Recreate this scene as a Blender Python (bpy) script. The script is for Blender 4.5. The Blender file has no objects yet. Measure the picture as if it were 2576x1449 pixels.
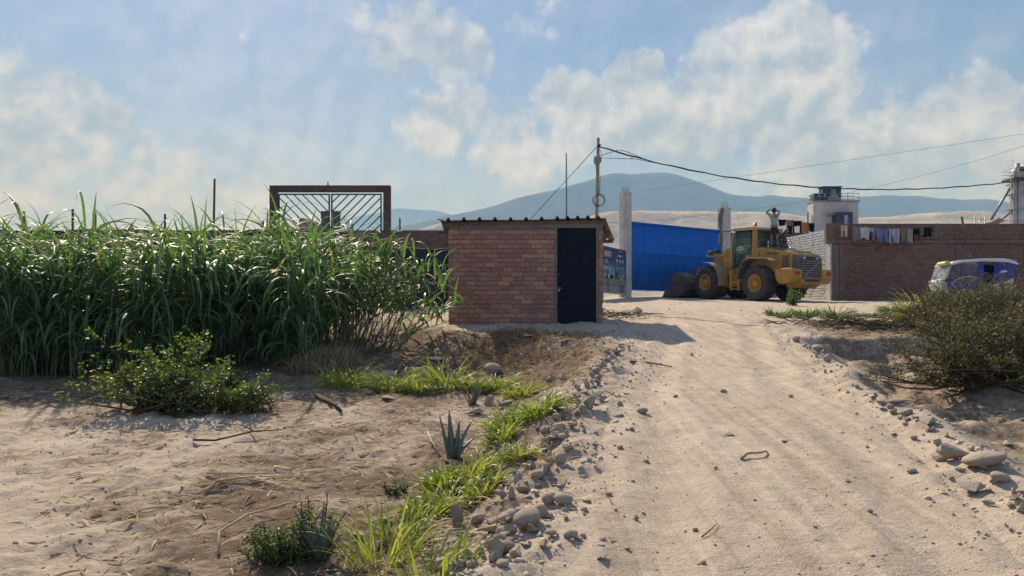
import bpy, bmesh, math, random
import numpy as np
from mathutils import Vector, Matrix, noise as mnoise
R = math.radians
random.seed(11); rng = np.random.default_rng(11)
scene = bpy.context.scene
COL = scene.collection

# ------------------------------------------------------------------ camera
ZC, FPX, HOR = 1.55, 1946.0, 800.0        # camera height, focal length and horizon row for a 2576 px wide frame
cam_data = bpy.data.cameras.new('camera'); cam = bpy.data.objects.new('camera', cam_data); COL.objects.link(cam)
cam.location = (0, 0, ZC); cam.rotation_euler = (R(90), 0, 0)
cam_data.sensor_width = 36; cam_data.lens = FPX / 2576 * 36
cam_data.shift_y = (HOR - 724.5) / 2576
cam_data.clip_start = 0.05; cam_data.clip_end = 40000
scene.camera = cam
scene.view_settings.view_transform = 'Standard'; scene.view_settings.look = 'None'
scene.view_settings.gamma = 1; scene.view_settings.use_curve_mapping = False
scene.view_settings.exposure = 0.78

def P(u, v, d):
    return Vector(((u - 1288) / FPX * d, d, ZC + (HOR - v) / FPX * d))

# ------------------------------------------------------------------ sun and sky
SUN_EL, SUN_AZ = 38.0, -22.0               # azimuth measured from +Y towards +X
sd = Vector((math.sin(R(SUN_AZ)) * math.cos(R(SUN_EL)), math.cos(R(SUN_AZ)) * math.cos(R(SUN_EL)), math.sin(R(SUN_EL))))
sun_l = bpy.data.lights.new('sun', 'SUN'); sun_l.energy = 4.0; sun_l.angle = R(0.7); sun_l.color = (1.0, 0.95, 0.87)
sun = bpy.data.objects.new('sun', sun_l); COL.objects.link(sun)
sun.rotation_euler = sd.to_track_quat('Z', 'Y').to_euler(); sun.location = (-20, 40, 40)

def nd(t, typ, **kw):
    n = t.nodes.new(typ)
    for k, v in kw.items():
        if k.startswith('i_'):
            key = k[2:]
            key = int(key) if key.isdigit() else key.replace('_', ' ')
            if hasattr(v, 'bl_rna') and v.bl_rna.identifier.startswith('NodeSocket') or isinstance(v, bpy.types.NodeSocket):
                t.links.new(v, n.inputs[key])
            else:
                n.inputs[key].default_value = v
        else:
            setattr(n, k, v)
    return n
def math_(t, op, a, b=None, c=None, clamp=False):
    n = t.nodes.new('ShaderNodeMath'); n.operation = op; n.use_clamp = clamp
    for i, x in enumerate((a, b, c)):
        if x is None: continue
        if isinstance(x, bpy.types.NodeSocket): t.links.new(x, n.inputs[i])
        else: n.inputs[i].default_value = x
    return n.outputs[0]
def mix_(t, f, a, b, blend='MIX'):
    n = t.nodes.new('ShaderNodeMix'); n.data_type = 'RGBA'; n.blend_type = blend
    for key, x in ((0, f), (6, a), (7, b)):
        if isinstance(x, bpy.types.NodeSocket): t.links.new(x, n.inputs[key])
        elif key == 0: n.inputs[0].default_value = x
        else: n.inputs[key].default_value = (x[0], x[1], x[2], 1)
    return n.outputs[2]
def mapr(t, x, a, b, c=0.0, d=1.0, smooth=True):
    n = t.nodes.new('ShaderNodeMapRange'); n.interpolation_type = 'SMOOTHSTEP' if smooth else 'LINEAR'
    t.links.new(x, n.inputs[0])
    for i, val in enumerate((a, b, c, d)): n.inputs[i + 1].default_value = val
    return n.outputs[0]
def noise_(t, vec, scale, detail=4, rough=0.55, dist=0.0):
    n = t.nodes.new('ShaderNodeTexNoise'); n.inputs['Scale'].default_value = scale; n.inputs['Detail'].default_value = detail
    n.inputs['Roughness'].default_value = rough; n.inputs['Distortion'].default_value = dist
    if vec is not None: t.links.new(vec, n.inputs['Vector'])
    return n

world = bpy.data.worlds.new('World'); scene.world = world; world.use_nodes = True
wt = world.node_tree; wt.nodes.clear()
SKY_STR = 0.050
sky = nd(wt, 'ShaderNodeTexSky'); sky.sky_type = 'NISHITA'; sky.sun_disc = False
sky.sun_elevation = R(SUN_EL); sky.sun_rotation = R(SUN_AZ); sky.altitude = 50
sky.air_density = 1.0; sky.dust_density = 0.35; sky.ozone_density = 3.0
gen = nd(wt, 'ShaderNodeTexCoord').outputs['Generated']
# clouds: ragged masses at fixed directions of the sky plus loose cloud everywhere
nd1 = noise_(wt, gen, 5.0, 6, 0.6)
sub = nd(wt, 'ShaderNodeVectorMath', operation='SUBTRACT'); wt.links.new(nd1.outputs['Color'], sub.inputs[0]); sub.inputs[1].default_value = (.5, .5, .5)
scl = nd(wt, 'ShaderNodeVectorMath', operation='SCALE'); wt.links.new(sub.outputs[0], scl.inputs[0]); scl.inputs['Scale'].default_value = 0.10
warp = nd(wt, 'ShaderNodeVectorMath', operation='ADD'); wt.links.new(gen, warp.inputs[0]); wt.links.new(scl.outputs[0], warp.inputs[1])
nrm = nd(wt, 'ShaderNodeVectorMath', operation='NORMALIZE'); wt.links.new(warp.outputs[0], nrm.inputs[0])
CLOUDS = [  # direction as seen in the sky (column, row of a 2576 px frame), angular radius in px, weight
    (2010, 165, 165, 1.0), (1880, 235, 185, 1.0), (1760, 300, 150, .95), (1990, 330, 190, .85), (1590, 210, 95, 1.0), (1580, 300, 130, .85),
    (1430, 245, 110, 1.0), (1460, 330, 130, .75), (1170, 270, 85, .75), (1080, 310, 110, .8), (1290, 350, 150, .7), (900, 300, 100, .55), (1330, 440, 170, .5),
    (2440, 290, 150, .95), (2330, 340, 150, .9), (2540, 330, 160, .85), (2230, 400, 170, .7),
    (1010, 90, 120, .85), (1140, 125, 110, .85), (930, 40, 90, .7), (1330, 20, 110, .45),
    (20, 250, 130, .85), (110, 320, 140, .9), (230, 350, 120, .85), (330, 420, 110, .8), (460, 460, 90, .8), (570, 500, 80, .8), (650, 540, 90, .7), (180, 450, 170, .6), (40, 400, 160, .75), (340, 270, 90, .5), (640, 95, 75, .6), (620, 25, 80, .5), (330, 95, 60, .5), (2250, 10, 90, .35)]
acc = None
for (u, v, r, w) in CLOUDS:
    dvec = Vector(((u - 1288) / FPX, 1, (HOR - v) / FPX)).normalized()
    dot = nd(wt, 'ShaderNodeVectorMath', operation='DOT_PRODUCT'); wt.links.new(nrm.outputs[0], dot.inputs[0]); dot.inputs[1].default_value = dvec
    ang = r / FPX
    val = mapr(wt, dot.outputs['Value'], math.cos(ang * 1.25), math.cos(ang * 0.2), 0.0, w)
    acc = val if acc is None else math_(wt, 'MAXIMUM', acc, val)
sxyz = nd(wt, 'ShaderNodeSeparateXYZ'); wt.links.new(gen, sxyz.inputs[0])
offv = nd(wt, 'ShaderNodeVectorMath', operation='ADD'); wt.links.new(gen, offv.inputs[0]); offv.inputs[1].default_value = (-.010, 0, .018)
fine = noise_(wt, gen, 15.0, 9, 0.66).outputs['Fac']; fine2 = noise_(wt, offv.outputs[0], 15.0, 6, 0.66).outputs['Fac']
mid = noise_(wt, gen, 6.5, 8, 0.6).outputs['Fac']; mid2 = noise_(wt, offv.outputs[0], 6.5, 4, 0.6).outputs['Fac']
big = noise_(wt, gen, 3.4, 6, 0.6).outputs['Fac']
loose = mapr(wt, big, 0.50, 0.80, 0, 0.40)
dens = math_(wt, 'MAXIMUM', math_(wt, 'MULTIPLY', acc, .92), loose)
dens = math_(wt, 'ADD', dens, math_(wt, 'MULTIPLY', math_(wt, 'SUBTRACT', fine, 0.5), 1.12))
dens = math_(wt, 'ADD', dens, math_(wt, 'MULTIPLY', math_(wt, 'SUBTRACT', mid, 0.5), .9))
mask = mapr(wt, dens, 0.31, 0.66)
mask = math_(wt, 'MULTIPLY', mask, mapr(wt, dens, 0.2, 0.95, 0.45, 0.92))
veil = mapr(wt, noise_(wt, gen, 2.6, 7, 0.62).outputs['Fac'], 0.34, 0.72, 0.12, 0.42)
lowveil = mapr(wt, sxyz.outputs['Z'], 0.02, 0.30, 0.26, 0.0)
mask = math_(wt, 'MAXIMUM', mask, math_(wt, 'ADD', veil, lowveil))
relief = math_(wt, 'ADD', math_(wt, 'MULTIPLY', math_(wt, 'SUBTRACT', fine, fine2), .85), math_(wt, 'MULTIPLY', math_(wt, 'SUBTRACT', mid, mid2), 1.7))
lit = mapr(wt, math_(wt, 'SUBTRACT', relief, math_(wt, 'MULTIPLY', mapr(wt, dens, .6, 1.3), .16)), -.26, .30)
cl_col = mix_(wt, lit, (0.36, 0.44, 0.59), (0.86, 0.90, 0.98))
vm = nd(wt, 'ShaderNodeVectorMath', operation='SCALE'); wt.links.new(cl_col, vm.inputs[0])
vm.inputs['Scale'].default_value = 0.60 / SKY_STR
skyc = mix_(wt, 1.0, sky.outputs[0], (.78, .90, 1.24), 'MULTIPLY')
fin = mix_(wt, mask, skyc, vm.outputs[0])
bg = nd(wt, 'ShaderNodeBackground'); wt.links.new(fin, bg.inputs[0]); bg.inputs[1].default_value = SKY_STR
wo = nd(wt, 'ShaderNodeOutputWorld'); wt.links.new(bg.outputs[0], wo.inputs[0])
world.cycles.sampling_method = 'MANUAL'; world.cycles.sample_map_resolution = 256

# ------------------------------------------------------------------ helpers
def smooth(a, b, x):
    t = np.clip((np.asarray(x, float) - a) / (b - a), 0, 1); return t * t * (3 - 2 * t)
def _hash(ix, iy, seed):
    h = (ix.astype(np.int64) * 374761393 + iy.astype(np.int64) * 668265263 + seed * 974634541) & 0xffffffff
    h = ((h ^ (h >> 13)) * 1274126177) & 0xffffffff
    h = (h ^ (h >> 16)) & 0xffffffff
    return h / 4294967295.0
def vnoise(x, y, seed=0):
    x = np.asarray(x, float); y = np.asarray(y, float)
    ix = np.floor(x); iy = np.floor(y); fx = x - ix; fy = y - iy
    fx = fx * fx * (3 - 2 * fx); fy = fy * fy * (3 - 2 * fy)
    a = _hash(ix, iy, seed); b = _hash(ix + 1, iy, seed); c = _hash(ix, iy + 1, seed); d = _hash(ix + 1, iy + 1, seed)
    return (a * (1 - fx) + b * fx) * (1 - fy) + (c * (1 - fx) + d * fx) * fy - 0.5
def fbm(x, y, seed=0, oct=4, rough=0.5):
    s = 0; a = 1.0
    for o in range(oct):
        s = s + a * vnoise(x * 2 ** o + 17.3 * o, y * 2 ** o - 9.1 * o, seed + o); a *= rough
    return s

def tag(o, label=None, cat=None, group=None, kind=None):
    if label: o['label'] = label
    if cat: o['category'] = cat
    if group: o['group'] = group
    if kind: o['kind'] = kind
    return o
def empty(name, loc=(0, 0, 0), rz=0, label=None, cat=None, group=None):
    o = bpy.data.objects.new(name, None); COL.objects.link(o); o.location = loc; o.rotation_euler = (0, 0, rz)
    o.empty_display_size = 0.2
    return tag(o, label, cat, group)
def link(name, me, parent=None, loc=None, rot=None, scale=None):
    o = bpy.data.objects.new(name, me); COL.objects.link(o)
    if parent is not None: o.parent = parent
    if loc is not None: o.location = loc
    if rot is not None: o.rotation_euler = rot
    if scale is not None: o.scale = scale if hasattr(scale, '__len__') else (scale,) * 3
    return o
def np_mesh(name, V, quads=None, tris=None, mat=None, shade=True, attrs=None):
    me = bpy.data.meshes.new(name)
    V = np.asarray(V, np.float32).reshape(-1, 3)
    loops = []; starts = []; n = 0
    for F, k in ((quads, 4), (tris, 3)):
        if F is None or len(F) == 0: continue
        F = np.asarray(F, np.int32).reshape(-1, k)
        loops.append(F.ravel()); starts.append(n + np.arange(len(F)) * k); n += F.size
    loops = np.concatenate(loops); starts = np.concatenate(starts).astype(np.int32)
    me.vertices.add(len(V)); me.vertices.foreach_set('co', V.ravel())
    me.loops.add(len(loops)); me.loops.foreach_set('vertex_index', loops)
    me.polygons.add(len(starts)); me.polygons.foreach_set('loop_start', starts)
    me.update(calc_edges=True); me.validate()
    if shade: me.polygons.foreach_set('use_smooth', np.ones(len(me.polygons), bool))
    if attrs:
        for k, a in attrs.items():
            at = me.attributes.new(k, 'FLOAT', 'POINT'); at.data.foreach_set('value', np.asarray(a, np.float32))
    if mat: me.materials.append(mat)
    return me
class MB:
    """collects shapes that become ONE mesh"""
    def __init__(s): s.v = []; s.f = []; s.sm = []
    def add(s, vs, fs, sm=False):
        b = len(s.v); s.v += [tuple(v) for v in vs]; s.f += [tuple(i + b for i in f) for f in fs]; s.sm += [sm] * len(fs); return s
    def box(s, c, sz, M=None):
        x, y, z = (k / 2 for k in sz); c = Vector(c)
        vs = [Vector((i * x, j * y, k * z)) for i in (-1, 1) for j in (-1, 1) for k in (-1, 1)]
        if M is not None: vs = [M @ v for v in vs]
        return s.add([v + c for v in vs], [(0, 1, 3, 2), (4, 6, 7, 5), (0, 4, 5, 1), (2, 3, 7, 6), (0, 2, 6, 4), (1, 5, 7, 3)])
    def bar(s, a, b, w, h):
        a, b = Vector(a), Vector(b); d = b - a; q = d.to_track_quat('X', 'Z').to_matrix()
        return s.box((a + b) / 2, (d.length, w, h), q)
    def prism(s, prof, y0, y1, plane='xz'):
        n = len(prof)
        mk = {'xz': lambda p, t: (p[0], t, p[1]), 'yz': lambda p, t: (t, p[0], p[1]), 'xy': lambda p, t: (p[0], p[1], t)}[plane]
        vs = [mk(p, y0) for p in prof] + [mk(p, y1) for p in prof]
        fs = [tuple(range(n)), tuple(range(2 * n - 1, n - 1, -1))] + [(i, (i + 1) % n + 0, (i + 1) % n + n, i + n)[::-1] for i in range(n)]
        return s.add(vs, fs)
    def tube(s, path, r, n=8, cap=True):
        path = [Vector(p) for p in path]; m = len(path)
        rs = r if hasattr(r, '__len__') else [r] * m
        t0 = (path[1] - path[0]).normalized(); up = Vector((0, 0, 1)) if abs(t0.z) < .9 else Vector((1, 0, 0)); vs = []
        for i, p in enumerate(path):
            t = (path[min(i + 1, m - 1)] - path[max(i - 1, 0)]).normalized()
            a = t.cross(up).normalized(); b = a.cross(t).normalized(); up = b
            for k in range(n):
                an = 2 * math.pi * k / n; vs.append(p + (a * math.cos(an) + b * math.sin(an)) * rs[i])
        fs = [(i * n + k, i * n + (k + 1) % n, (i + 1) * n + (k + 1) % n, (i + 1) * n + k) for i in range(m - 1) for k in range(n)]
        s.add(vs, fs, True)
        if cap: s.add(vs[:n], [tuple(range(n))[::-1]]); s.add(vs[-n:], [tuple(range(n))])
        return s
    def lathe(s, prof, n=24, axis='z', c=(0, 0, 0), sm=True):
        c = Vector(c); vs = []
        for (r, h) in prof:
            for k in range(n):
                a = 2 * math.pi * k / n; x, y = r * math.cos(a), r * math.sin(a)
                p = {'z': (x, y, h), 'y': (x, h, y), 'x': (h, x, y)}[axis]; vs.append(c + Vector(p))
        fs = [(i * n + k, i * n + (k + 1) % n, (i + 1) * n + (k + 1) % n, (i + 1) * n + k) for i in range(len(prof) - 1) for k in range(n)]
        if axis == 'y': fs = [f[::-1] for f in fs]
        return s.add(vs, fs, sm)
    def mesh(s, name, mat=None):
        me = bpy.data.meshes.new(name); me.from_pydata(s.v, [], s.f); me.update()
        me.polygons.foreach_set('use_smooth', s.sm)
        bm = bmesh.new(); bm.from_mesh(me); bmesh.ops.remove_doubles(bm, verts=bm.verts, dist=1e-5)
        bmesh.ops.recalc_face_normals(bm, faces=bm.faces); bm.to_mesh(me); bm.free()
        if mat: me.materials.append(mat)
        return me
    def build(s, name, mat, parent=None, bev=0, seg=2, **kw):
        o = link(name, s.mesh(name, mat), parent, **kw)
        if bev:
            m = o.modifiers.new('bevel', 'BEVEL'); m.width = bev; m.segments = seg; m.limit_method = 'ANGLE'; m.angle_limit = R(40); m.harden_normals = False
        return o
def children(o): return [c for c in bpy.data.objects if c.parent == o]

# ------------------------------------------------------------------ materials
MATS = {}
def newmat(name):
    m = bpy.data.materials.new(name); m.use_nodes = True; t = m.node_tree; t.nodes.clear()
    out = nd(t, 'ShaderNodeOutputMaterial'); b = nd(t, 'ShaderNodeBsdfPrincipled'); t.links.new(b.outputs[0], out.inputs[0])
    MATS[name] = m
    return m, t, b, out
def bump(t, b, h, dist=0.01, strength=1.0):
    n = nd(t, 'ShaderNodeBump'); n.inputs['Distance'].default_value = dist; n.inputs['Strength'].default_value = strength
    t.links.new(h, n.inputs['Height']); t.links.new(n.outputs[0], b.inputs['Normal']); return n
def worn(name, col, col2=None, scale=6, rough=.6, metal=0.0, dust=0.0, dustcol=(.36, .29, .21), bmp=.002, spec=.4, coords='Object', contrast=(.35, .65), coat=0):
    """painted or raw surface: two tones broken up by noise, dust on faces that look up, fine relief"""
    m, t, b, out = newmat(name)
    co = nd(t, 'ShaderNodeTexCoord').outputs[coords]
    n1 = noise_(t, co, scale, 8, .65).outputs['Fac']
    col2 = col2 or tuple(c * .7 for c in col)
    c = mix_(t, mapr(t, n1, *contrast), col, col2)
    n2 = noise_(t, co, scale * 9, 5, .6).outputs['Fac']
    c = mix_(t, mapr(t, n2, .35, .75, 0, .35), c, tuple(k * .62 for k in col2))
    if dust:
        g = nd(t, 'ShaderNodeNewGeometry'); sx = nd(t, 'ShaderNodeSeparateXYZ'); t.links.new(g.outputs['Normal'], sx.inputs[0])
        up = mapr(t, sx.outputs['Z'], -.2, .9, .25, 1.0)
        dm = math_(t, 'MULTIPLY', math_(t, 'MULTIPLY', up, mapr(t, noise_(t, co, scale * .7, 7, .7).outputs['Fac'], .3, .68)), dust)
        c = mix_(t, dm, c, dustcol)
    t.links.new(c, b.inputs['Base Color'])
    t.links.new(mapr(t, n1, .3, .7, max(rough - .1, .05), min(rough + .15, 1)), b.inputs['Roughness'])
    b.inputs['Metallic'].default_value = metal; b.inputs['Specular IOR Level'].default_value = spec
    b.inputs['Coat Weight'].default_value = coat
    if bmp: bump(t, b, n2, bmp)
    return m
def leafmat(name, cols, trans=.35, rough=.42, tcol=None, spec=.5):
    """leaves: colour by the leaf's own tint, light passing through"""
    m, t, b, out = newmat(name)
    at = nd(t, 'ShaderNodeAttribute', attribute_name='tint').outputs['Fac']
    r = nd(t, 'ShaderNodeValToRGB'); t.links.new(at, r.inputs[0]); el = r.color_ramp.elements
    for i, (p, c) in enumerate(cols):
        e = el[i] if i < 2 else el.new(p)
        e.position = p; e.color = (*c, 1)
    co = nd(t, 'ShaderNodeTexCoord').outputs['Object']
    c = mix_(t, mapr(t, noise_(t, co, 14, 4).outputs['Fac'], .35, .7, 0, .35), r.outputs[0], (.03, .05, .015))
    t.links.new(c, b.inputs['Base Color']); b.inputs['Roughness'].default_value = rough; b.inputs['Specular IOR Level'].default_value = spec
    tr = nd(t, 'ShaderNodeBsdfTranslucent'); tc = mix_(t, 1.0, r.outputs[0], tcol or (1.5, 1.6, .7), 'MULTIPLY'); t.links.new(tc, tr.inputs[0])
    mx = nd(t, 'ShaderNodeMixShader'); mx.inputs[0].default_value = trans
    t.links.new(b.outputs[0], mx.inputs[1]); t.links.new(tr.outputs[0], mx.inputs[2]); t.links.new(mx.outputs[0], out.inputs[0])
    return m
def glassmat(name, col=(.75, .9, .85), rough=.02, alpha=.25):
    m, t, b, out = newmat(name)
    b.inputs['Base Color'].default_value = (*[c * .4 for c in col], 1); b.inputs['Roughness'].default_value = rough
    tr = nd(t, 'ShaderNodeBsdfTransparent'); tr.inputs[0].default_value = (*col, 1)
    co = nd(t, 'ShaderNodeTexCoord').outputs['Object']
    mx = nd(t, 'ShaderNodeMixShader'); t.links.new(mapr(t, noise_(t, co, 5, 5).outputs['Fac'], .3, .7, alpha * .6, alpha * 1.4), mx.inputs[0])
    t.links.new(tr.outputs[0], mx.inputs[1]); t.links.new(b.outputs[0], mx.inputs[2]); t.links.new(mx.outputs[0], out.inputs[0])
    return m
def brickmat(name, c1, c2, c3, stuff=False, rough=.85, dustcol=(.33, .27, .22), dust=.4):
    m, t, b, out = newmat(name)
    co = nd(t, 'ShaderNodeTexCoord').outputs['Object'] if stuff else nd(t, 'ShaderNodeNewGeometry').outputs['Position']
    rnd = nd(t, 'ShaderNodeAttribute', attribute_name='tint').outputs['Fac'] if stuff else nd(t, 'ShaderNodeObjectInfo').outputs['Random']
    r = nd(t, 'ShaderNodeValToRGB'); t.links.new(rnd, r.inputs[0]); el = r.color_ramp.elements
    el[0].position = 0; el[0].color = (*c1, 1); el[1].position = 1; el[1].color = (*c3, 1); e = el.new(.5); e.color = (*c2, 1)
    n1 = noise_(t, co, 1.3, 6, .65).outputs['Fac']
    c = mix_(t, mapr(t, n1, .45, .75, 0, dust), r.outputs[0], dustcol)
    n2 = noise_(t, co, 30, 5, .65).outputs['Fac']
    c = mix_(t, mapr(t, n2, .4, .8, 0, .45), c, tuple(k * .5 for k in c2))
    t.links.new(c, b.inputs['Base Color']); b.inputs['Roughness'].default_value = rough; b.inputs['Specular IOR Level'].default_value = .2
    bump(t, b, n2, .006)
    return m
# ------------------------------------------------------------------ terrain
def curve(xs, ys):
    xs = np.array(xs, float); ys = np.array(ys, float)
    g = np.arange(xs[0], min(xs[-1], 140), .05); t = np.interp(g, xs, ys); k = np.ones(31) / 31
    tp = np.pad(t, 15, mode='edge'); t = np.convolve(tp, k, 'valid')
    def f(x):
        return np.interp(x, g, t)
    return f
z_road = curve([-30, 0, 8, 16, 20, 26, 33, 37, 41, 46, 60, 140], [-1.2, 0, .71, 1.42, 1.68, 1.96, 2.22, 2.44, 2.68, 2.8, 2.9, 3.0])
z_left = curve([-30, 0, 4, 12.5, 14, 16, 18, 22, 26, 33, 37, 41, 46, 60, 140], [-1.0, -.12, .1, .65, .85, 1.1, 1.3, 1.62, 1.96, 2.22, 2.44, 2.68, 2.8, 2.9, 3.0])
x_edge = curve([-30, 0, 3.67, 4.84, 7.13, 9, 11, 12.4, 14.2, 16, 22, 140], [-.4, -.4, -.1, .28, .72, 1.1, 1.5, 1.55, -.5, -1.9, -2.4, -2.4])
x_roadl = curve([-30, 0, 3.67, 4.84, 7.13, 11, 13.5, 17.4, 22, 140], [-.5, -.4, .02, .36, .82, 1.7, 2.2, 2.7, 2.9, 2.9])
x_right = curve([-30, 0, 3.9, 5.26, 7.5, 11, 14.85, 17.4, 22, 140], [2.0, 2.1, 2.6, 3.0, 3.5, 4.2, 5.1, 5.7, 7.0, 7.0])
w_edge = curve([-30, 4, 7, 11, 13, 16, 140], [.9, .9, 1.1, 1.6, 2.0, 1.6, 1.5])
def H(x, y):
    x = np.asarray(x, float); y = np.asarray(y, float)
    xe = x_edge(y) + .25 * vnoise(x * .0 + 3, y * 1.1, 5); w = w_edge(y)
    m = smooth(xe - w, xe - .05, x)
    z = z_left(y) * (1 - m) + z_road(y) * m
    near = smooth(46, 22, y)
    xr = x_right(y) + .3 * vnoise(y * .9, y * 0 + 7, 8)
    # eroded gully on the right with a steep far bank
    yb = 13.7 + .5 * vnoise(x * 1.3, x * 0, 21)
    g = smooth(xr + .1, xr + 1.0, x) * smooth(yb + .10, yb - .14, y) * smooth(5.0, 8.5, y)
    z = z - (.36 + .25 * fbm(x * 2.2, y * 2.2, 23, 3)) * g
    z = z + .10 * np.exp(-((x - xr - .25) / .25) ** 2) * smooth(12, 9, y) * smooth(3, 5, y)
    # mound under the bush on the right
    z = z + .30 * np.exp(-((x - 6.3) / 1.2) ** 2 - ((y - 9.4) / 1.6) ** 2)
    # mulch heap and spoil in front of the shed
    z = z + .12 * np.exp(-((x + .3) / 1.1) ** 2 - ((y - 13.2) / .7) ** 2)
    # wheel ruts on the road
    xl = x_roadl(y); cx = (xl + xr) / 2
    on = smooth(xl, xl + .3, x) * smooth(xr, xr - .3, x) * smooth(24, 18, y)
    for s in (-.72, .72):
        z = z - .034 * on * np.exp(-((x - cx - s - .10 * np.sin(y * .5)) / .17) ** 2) + .012 * on * np.exp(-((np.abs(x - cx - s - .10 * np.sin(y * .5)) - .30) / .09) ** 2)
    # relief: broad swells, clods off the road, fine roughness
    z = z + near * (1 - .55 * on) * (.07 * fbm(x * .55, y * .55, 31, 3) + .03 * fbm(x * 2.0, y * 2.0, 41, 3))
    off = 1 - on
    clod = fbm(x * 5.5, y * 5.5, 51, 3, .6)
    z = z + near * off * .055 * np.maximum(clod, -.25) + near * on * .014 * fbm(x * 6, y * 4, 61, 3, .6)
    rub = np.exp(-((x - x_roadl(y) + .35) / .45) ** 2) * smooth(15, 12.5, y) * smooth(2, 3.5, y)
    z = z + rub * (.05 + .09 * fbm(x * 4, y * 4, 71, 3, .6))
    return z
def Hs(x, y): return float(H(np.array([x]), np.array([y]))[0])
def soilf(x, y):
    n = fbm(x * 1.6, y * 1.6, 81, 4, .6)
    xe = x_edge(y)
    left = smooth(xe + .3, xe - .6, x)
    s = left * (.24 + .55 * smooth(8.2, 10.5, y) * smooth(20, 17, y))
    s = s + left * .42 * np.exp(-((x + 1.4) / 1.5) ** 2 - ((y - 6.3) / 2.2) ** 2)
    s = s + left * .35 * smooth(-2.6, -.6, x - xe) * smooth(9.5, 8, y)
    s = np.maximum(s, .95 * np.exp(-((x + .15) / 1.5) ** 4 - ((y - 12.9) / 1.35) ** 4))
    s = np.maximum(s, .75 * np.exp(-((x - .9) / .8) ** 2 - ((y - 11.2) / 1.0) ** 2))
    xr = x_right(y)
    s = np.maximum(s, .62 * smooth(xr + .05, xr + 1.3, x) * smooth(20, 15, y) * smooth(3.5, 5, y))
    s = np.maximum(s, .5 * smooth(xr + .2, xr + .9, x) * np.exp(-((y - 13.7) / .35) ** 2))
    s = np.maximum(s, .65 * smooth(xr + .1, xr + 1, x) * np.exp(-((y - 15.2) / 1.1) ** 2))
    return np.clip(s + n * .55 * smooth(.02, .2, s), 0, 1)

def earth_mat():
    m, t, b, out = newmat('earth')
    co = nd(t, 'ShaderNodeNewGeometry').outputs['Position']
    soil = nd(t, 'ShaderNodeAttribute', attribute_name='soil').outputs['Fac']
    n0 = noise_(t, co, .9, 6, .62).outputs['Fac']; n1 = noise_(t, co, 6.0, 8, .68).outputs['Fac']; n2 = noise_(t, co, 55, 6, .7).outputs['Fac']
    sand = mix_(t, mapr(t, n0, .32, .68), (.53, .445, .355), (.46, .38, .30))
    sand = mix_(t, mapr(t, n1, .50, .74, 0, .36), sand, (.35, .275, .20))
    sand = mix_(t, mapr(t, n2, .55, .8, 0, .55), sand, (.22, .165, .115))
    dirt = mix_(t, mapr(t, n1, .3, .7), (.21, .15, .105), (.12, .085, .058))
    dirt = mix_(t, mapr(t, n2, .52, .74, 0, .6), dirt, (.34, .255, .175))
    vor = nd(t, 'ShaderNodeTexVoronoi'); vor.inputs['Scale'].default_value = 26; t.links.new(co, vor.inputs['Vector'])
    mp_ = nd(t, 'ShaderNodeMapping'); mp_.inputs['Scale'].default_value = (8.5, .16, 1); mp_.inputs['Rotation'].default_value = (0, 0, R(9)); t.links.new(co, mp_.inputs['Vector'])
    trk = noise_(t, mp_.outputs[0], 1.0, 5, .6).outputs['Fac']; rd = nd(t, 'ShaderNodeAttribute', attribute_name='track').outputs['Fac']
    sand = mix_(t, math_(t, 'MULTIPLY', mapr(t, trk, .52, .62), math_(t, 'MULTIPLY', rd, .55)), sand, (.60, .51, .41))
    sand = mix_(t, math_(t, 'MULTIPLY', mapr(t, trk, .47, .36), math_(t, 'MULTIPLY', rd, .5)), sand, (.36, .285, .21))
    n3 = noise_(t, co, 19, 6, .72).outputs['Fac']
    f = mapr(t, math_(t, 'ADD', math_(t, 'ADD', soil, math_(t, 'MULTIPLY', math_(t, 'SUBTRACT', n1, .5), .8)), math_(t, 'MULTIPLY', math_(t, 'SUBTRACT', n3, .5), 1.3)), .02, .95)
    c = mix_(t, f, sand, dirt)
    peb = math_(t, 'MULTIPLY', mapr(t, vor.outputs['Distance'], .22, .10), mapr(t, noise_(t, co, 3.1, 3).outputs['Fac'], .5, .62))
    c = mix_(t, math_(t, 'MULTIPLY', peb, .55), c, (.42, .37, .31))
    t.links.new(c, b.inputs['Base Color']); b.inputs['Roughness'].default_value = .95; b.inputs['Specular IOR Level'].default_value = .12
    h = math_(t, 'ADD', math_(t, 'MULTIPLY', n1, 1.0), math_(t, 'MULTIPLY', n2, .35)); h = math_(t, 'ADD', h, math_(t, 'MULTIPLY', peb, .25)); h = math_(t, 'ADD', h, math_(t, 'MULTIPLY', math_(t, 'MULTIPLY', trk, rd), -.6))
    bump(t, b, h, .05, .8)
    return m
EARTH = earth_mat()

def graded(a, b, step0, grow, lo=None):
    v = [a]
    while v[-1] < b: v.append(v[-1] + max(step0, grow * abs(v[-1])))
    return v
ys = list(np.arange(-12, 2.4, .6)) + graded(2.4, 22, .02, .0062) + graded(22.3, 60, .3, .012)[1:] + [66, 75, 90, 120, 180, 300, 520, 900, 1500, 2600, 4200, 6300]
xp = list(np.arange(0, 6.5, .042)) + graded(6.5, 16, .042, .013) + graded(17, 60, 1, .09) + [80, 120, 200, 400, 900, 1800, 3400, 5200]
xn = [-x for x in (list(np.arange(.042, 6.5, .042)) + graded(6.5, 16, .042, .013) + graded(17, 60, 1, .09) + [80, 120, 200, 400, 900, 1800, 3400, 5200])][::-1]
xs = np.array(xn + xp); ys = np.array(ys)
X, Y = np.meshgrid(xs, ys)
def roadmask(x, y):
    xl, xr = x_roadl(y), x_right(y)
    return smooth(xl + .02, xl + .18, x) * smooth(xr - .02, xr - .18, x) * smooth(21.4, 20.9, y) * smooth(2.0, 2.4, y)
Z = H(X, Y) - .03 * roadmask(X, Y)
ny, nx = X.shape; idx = np.arange(ny * nx).reshape(ny, nx)
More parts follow.
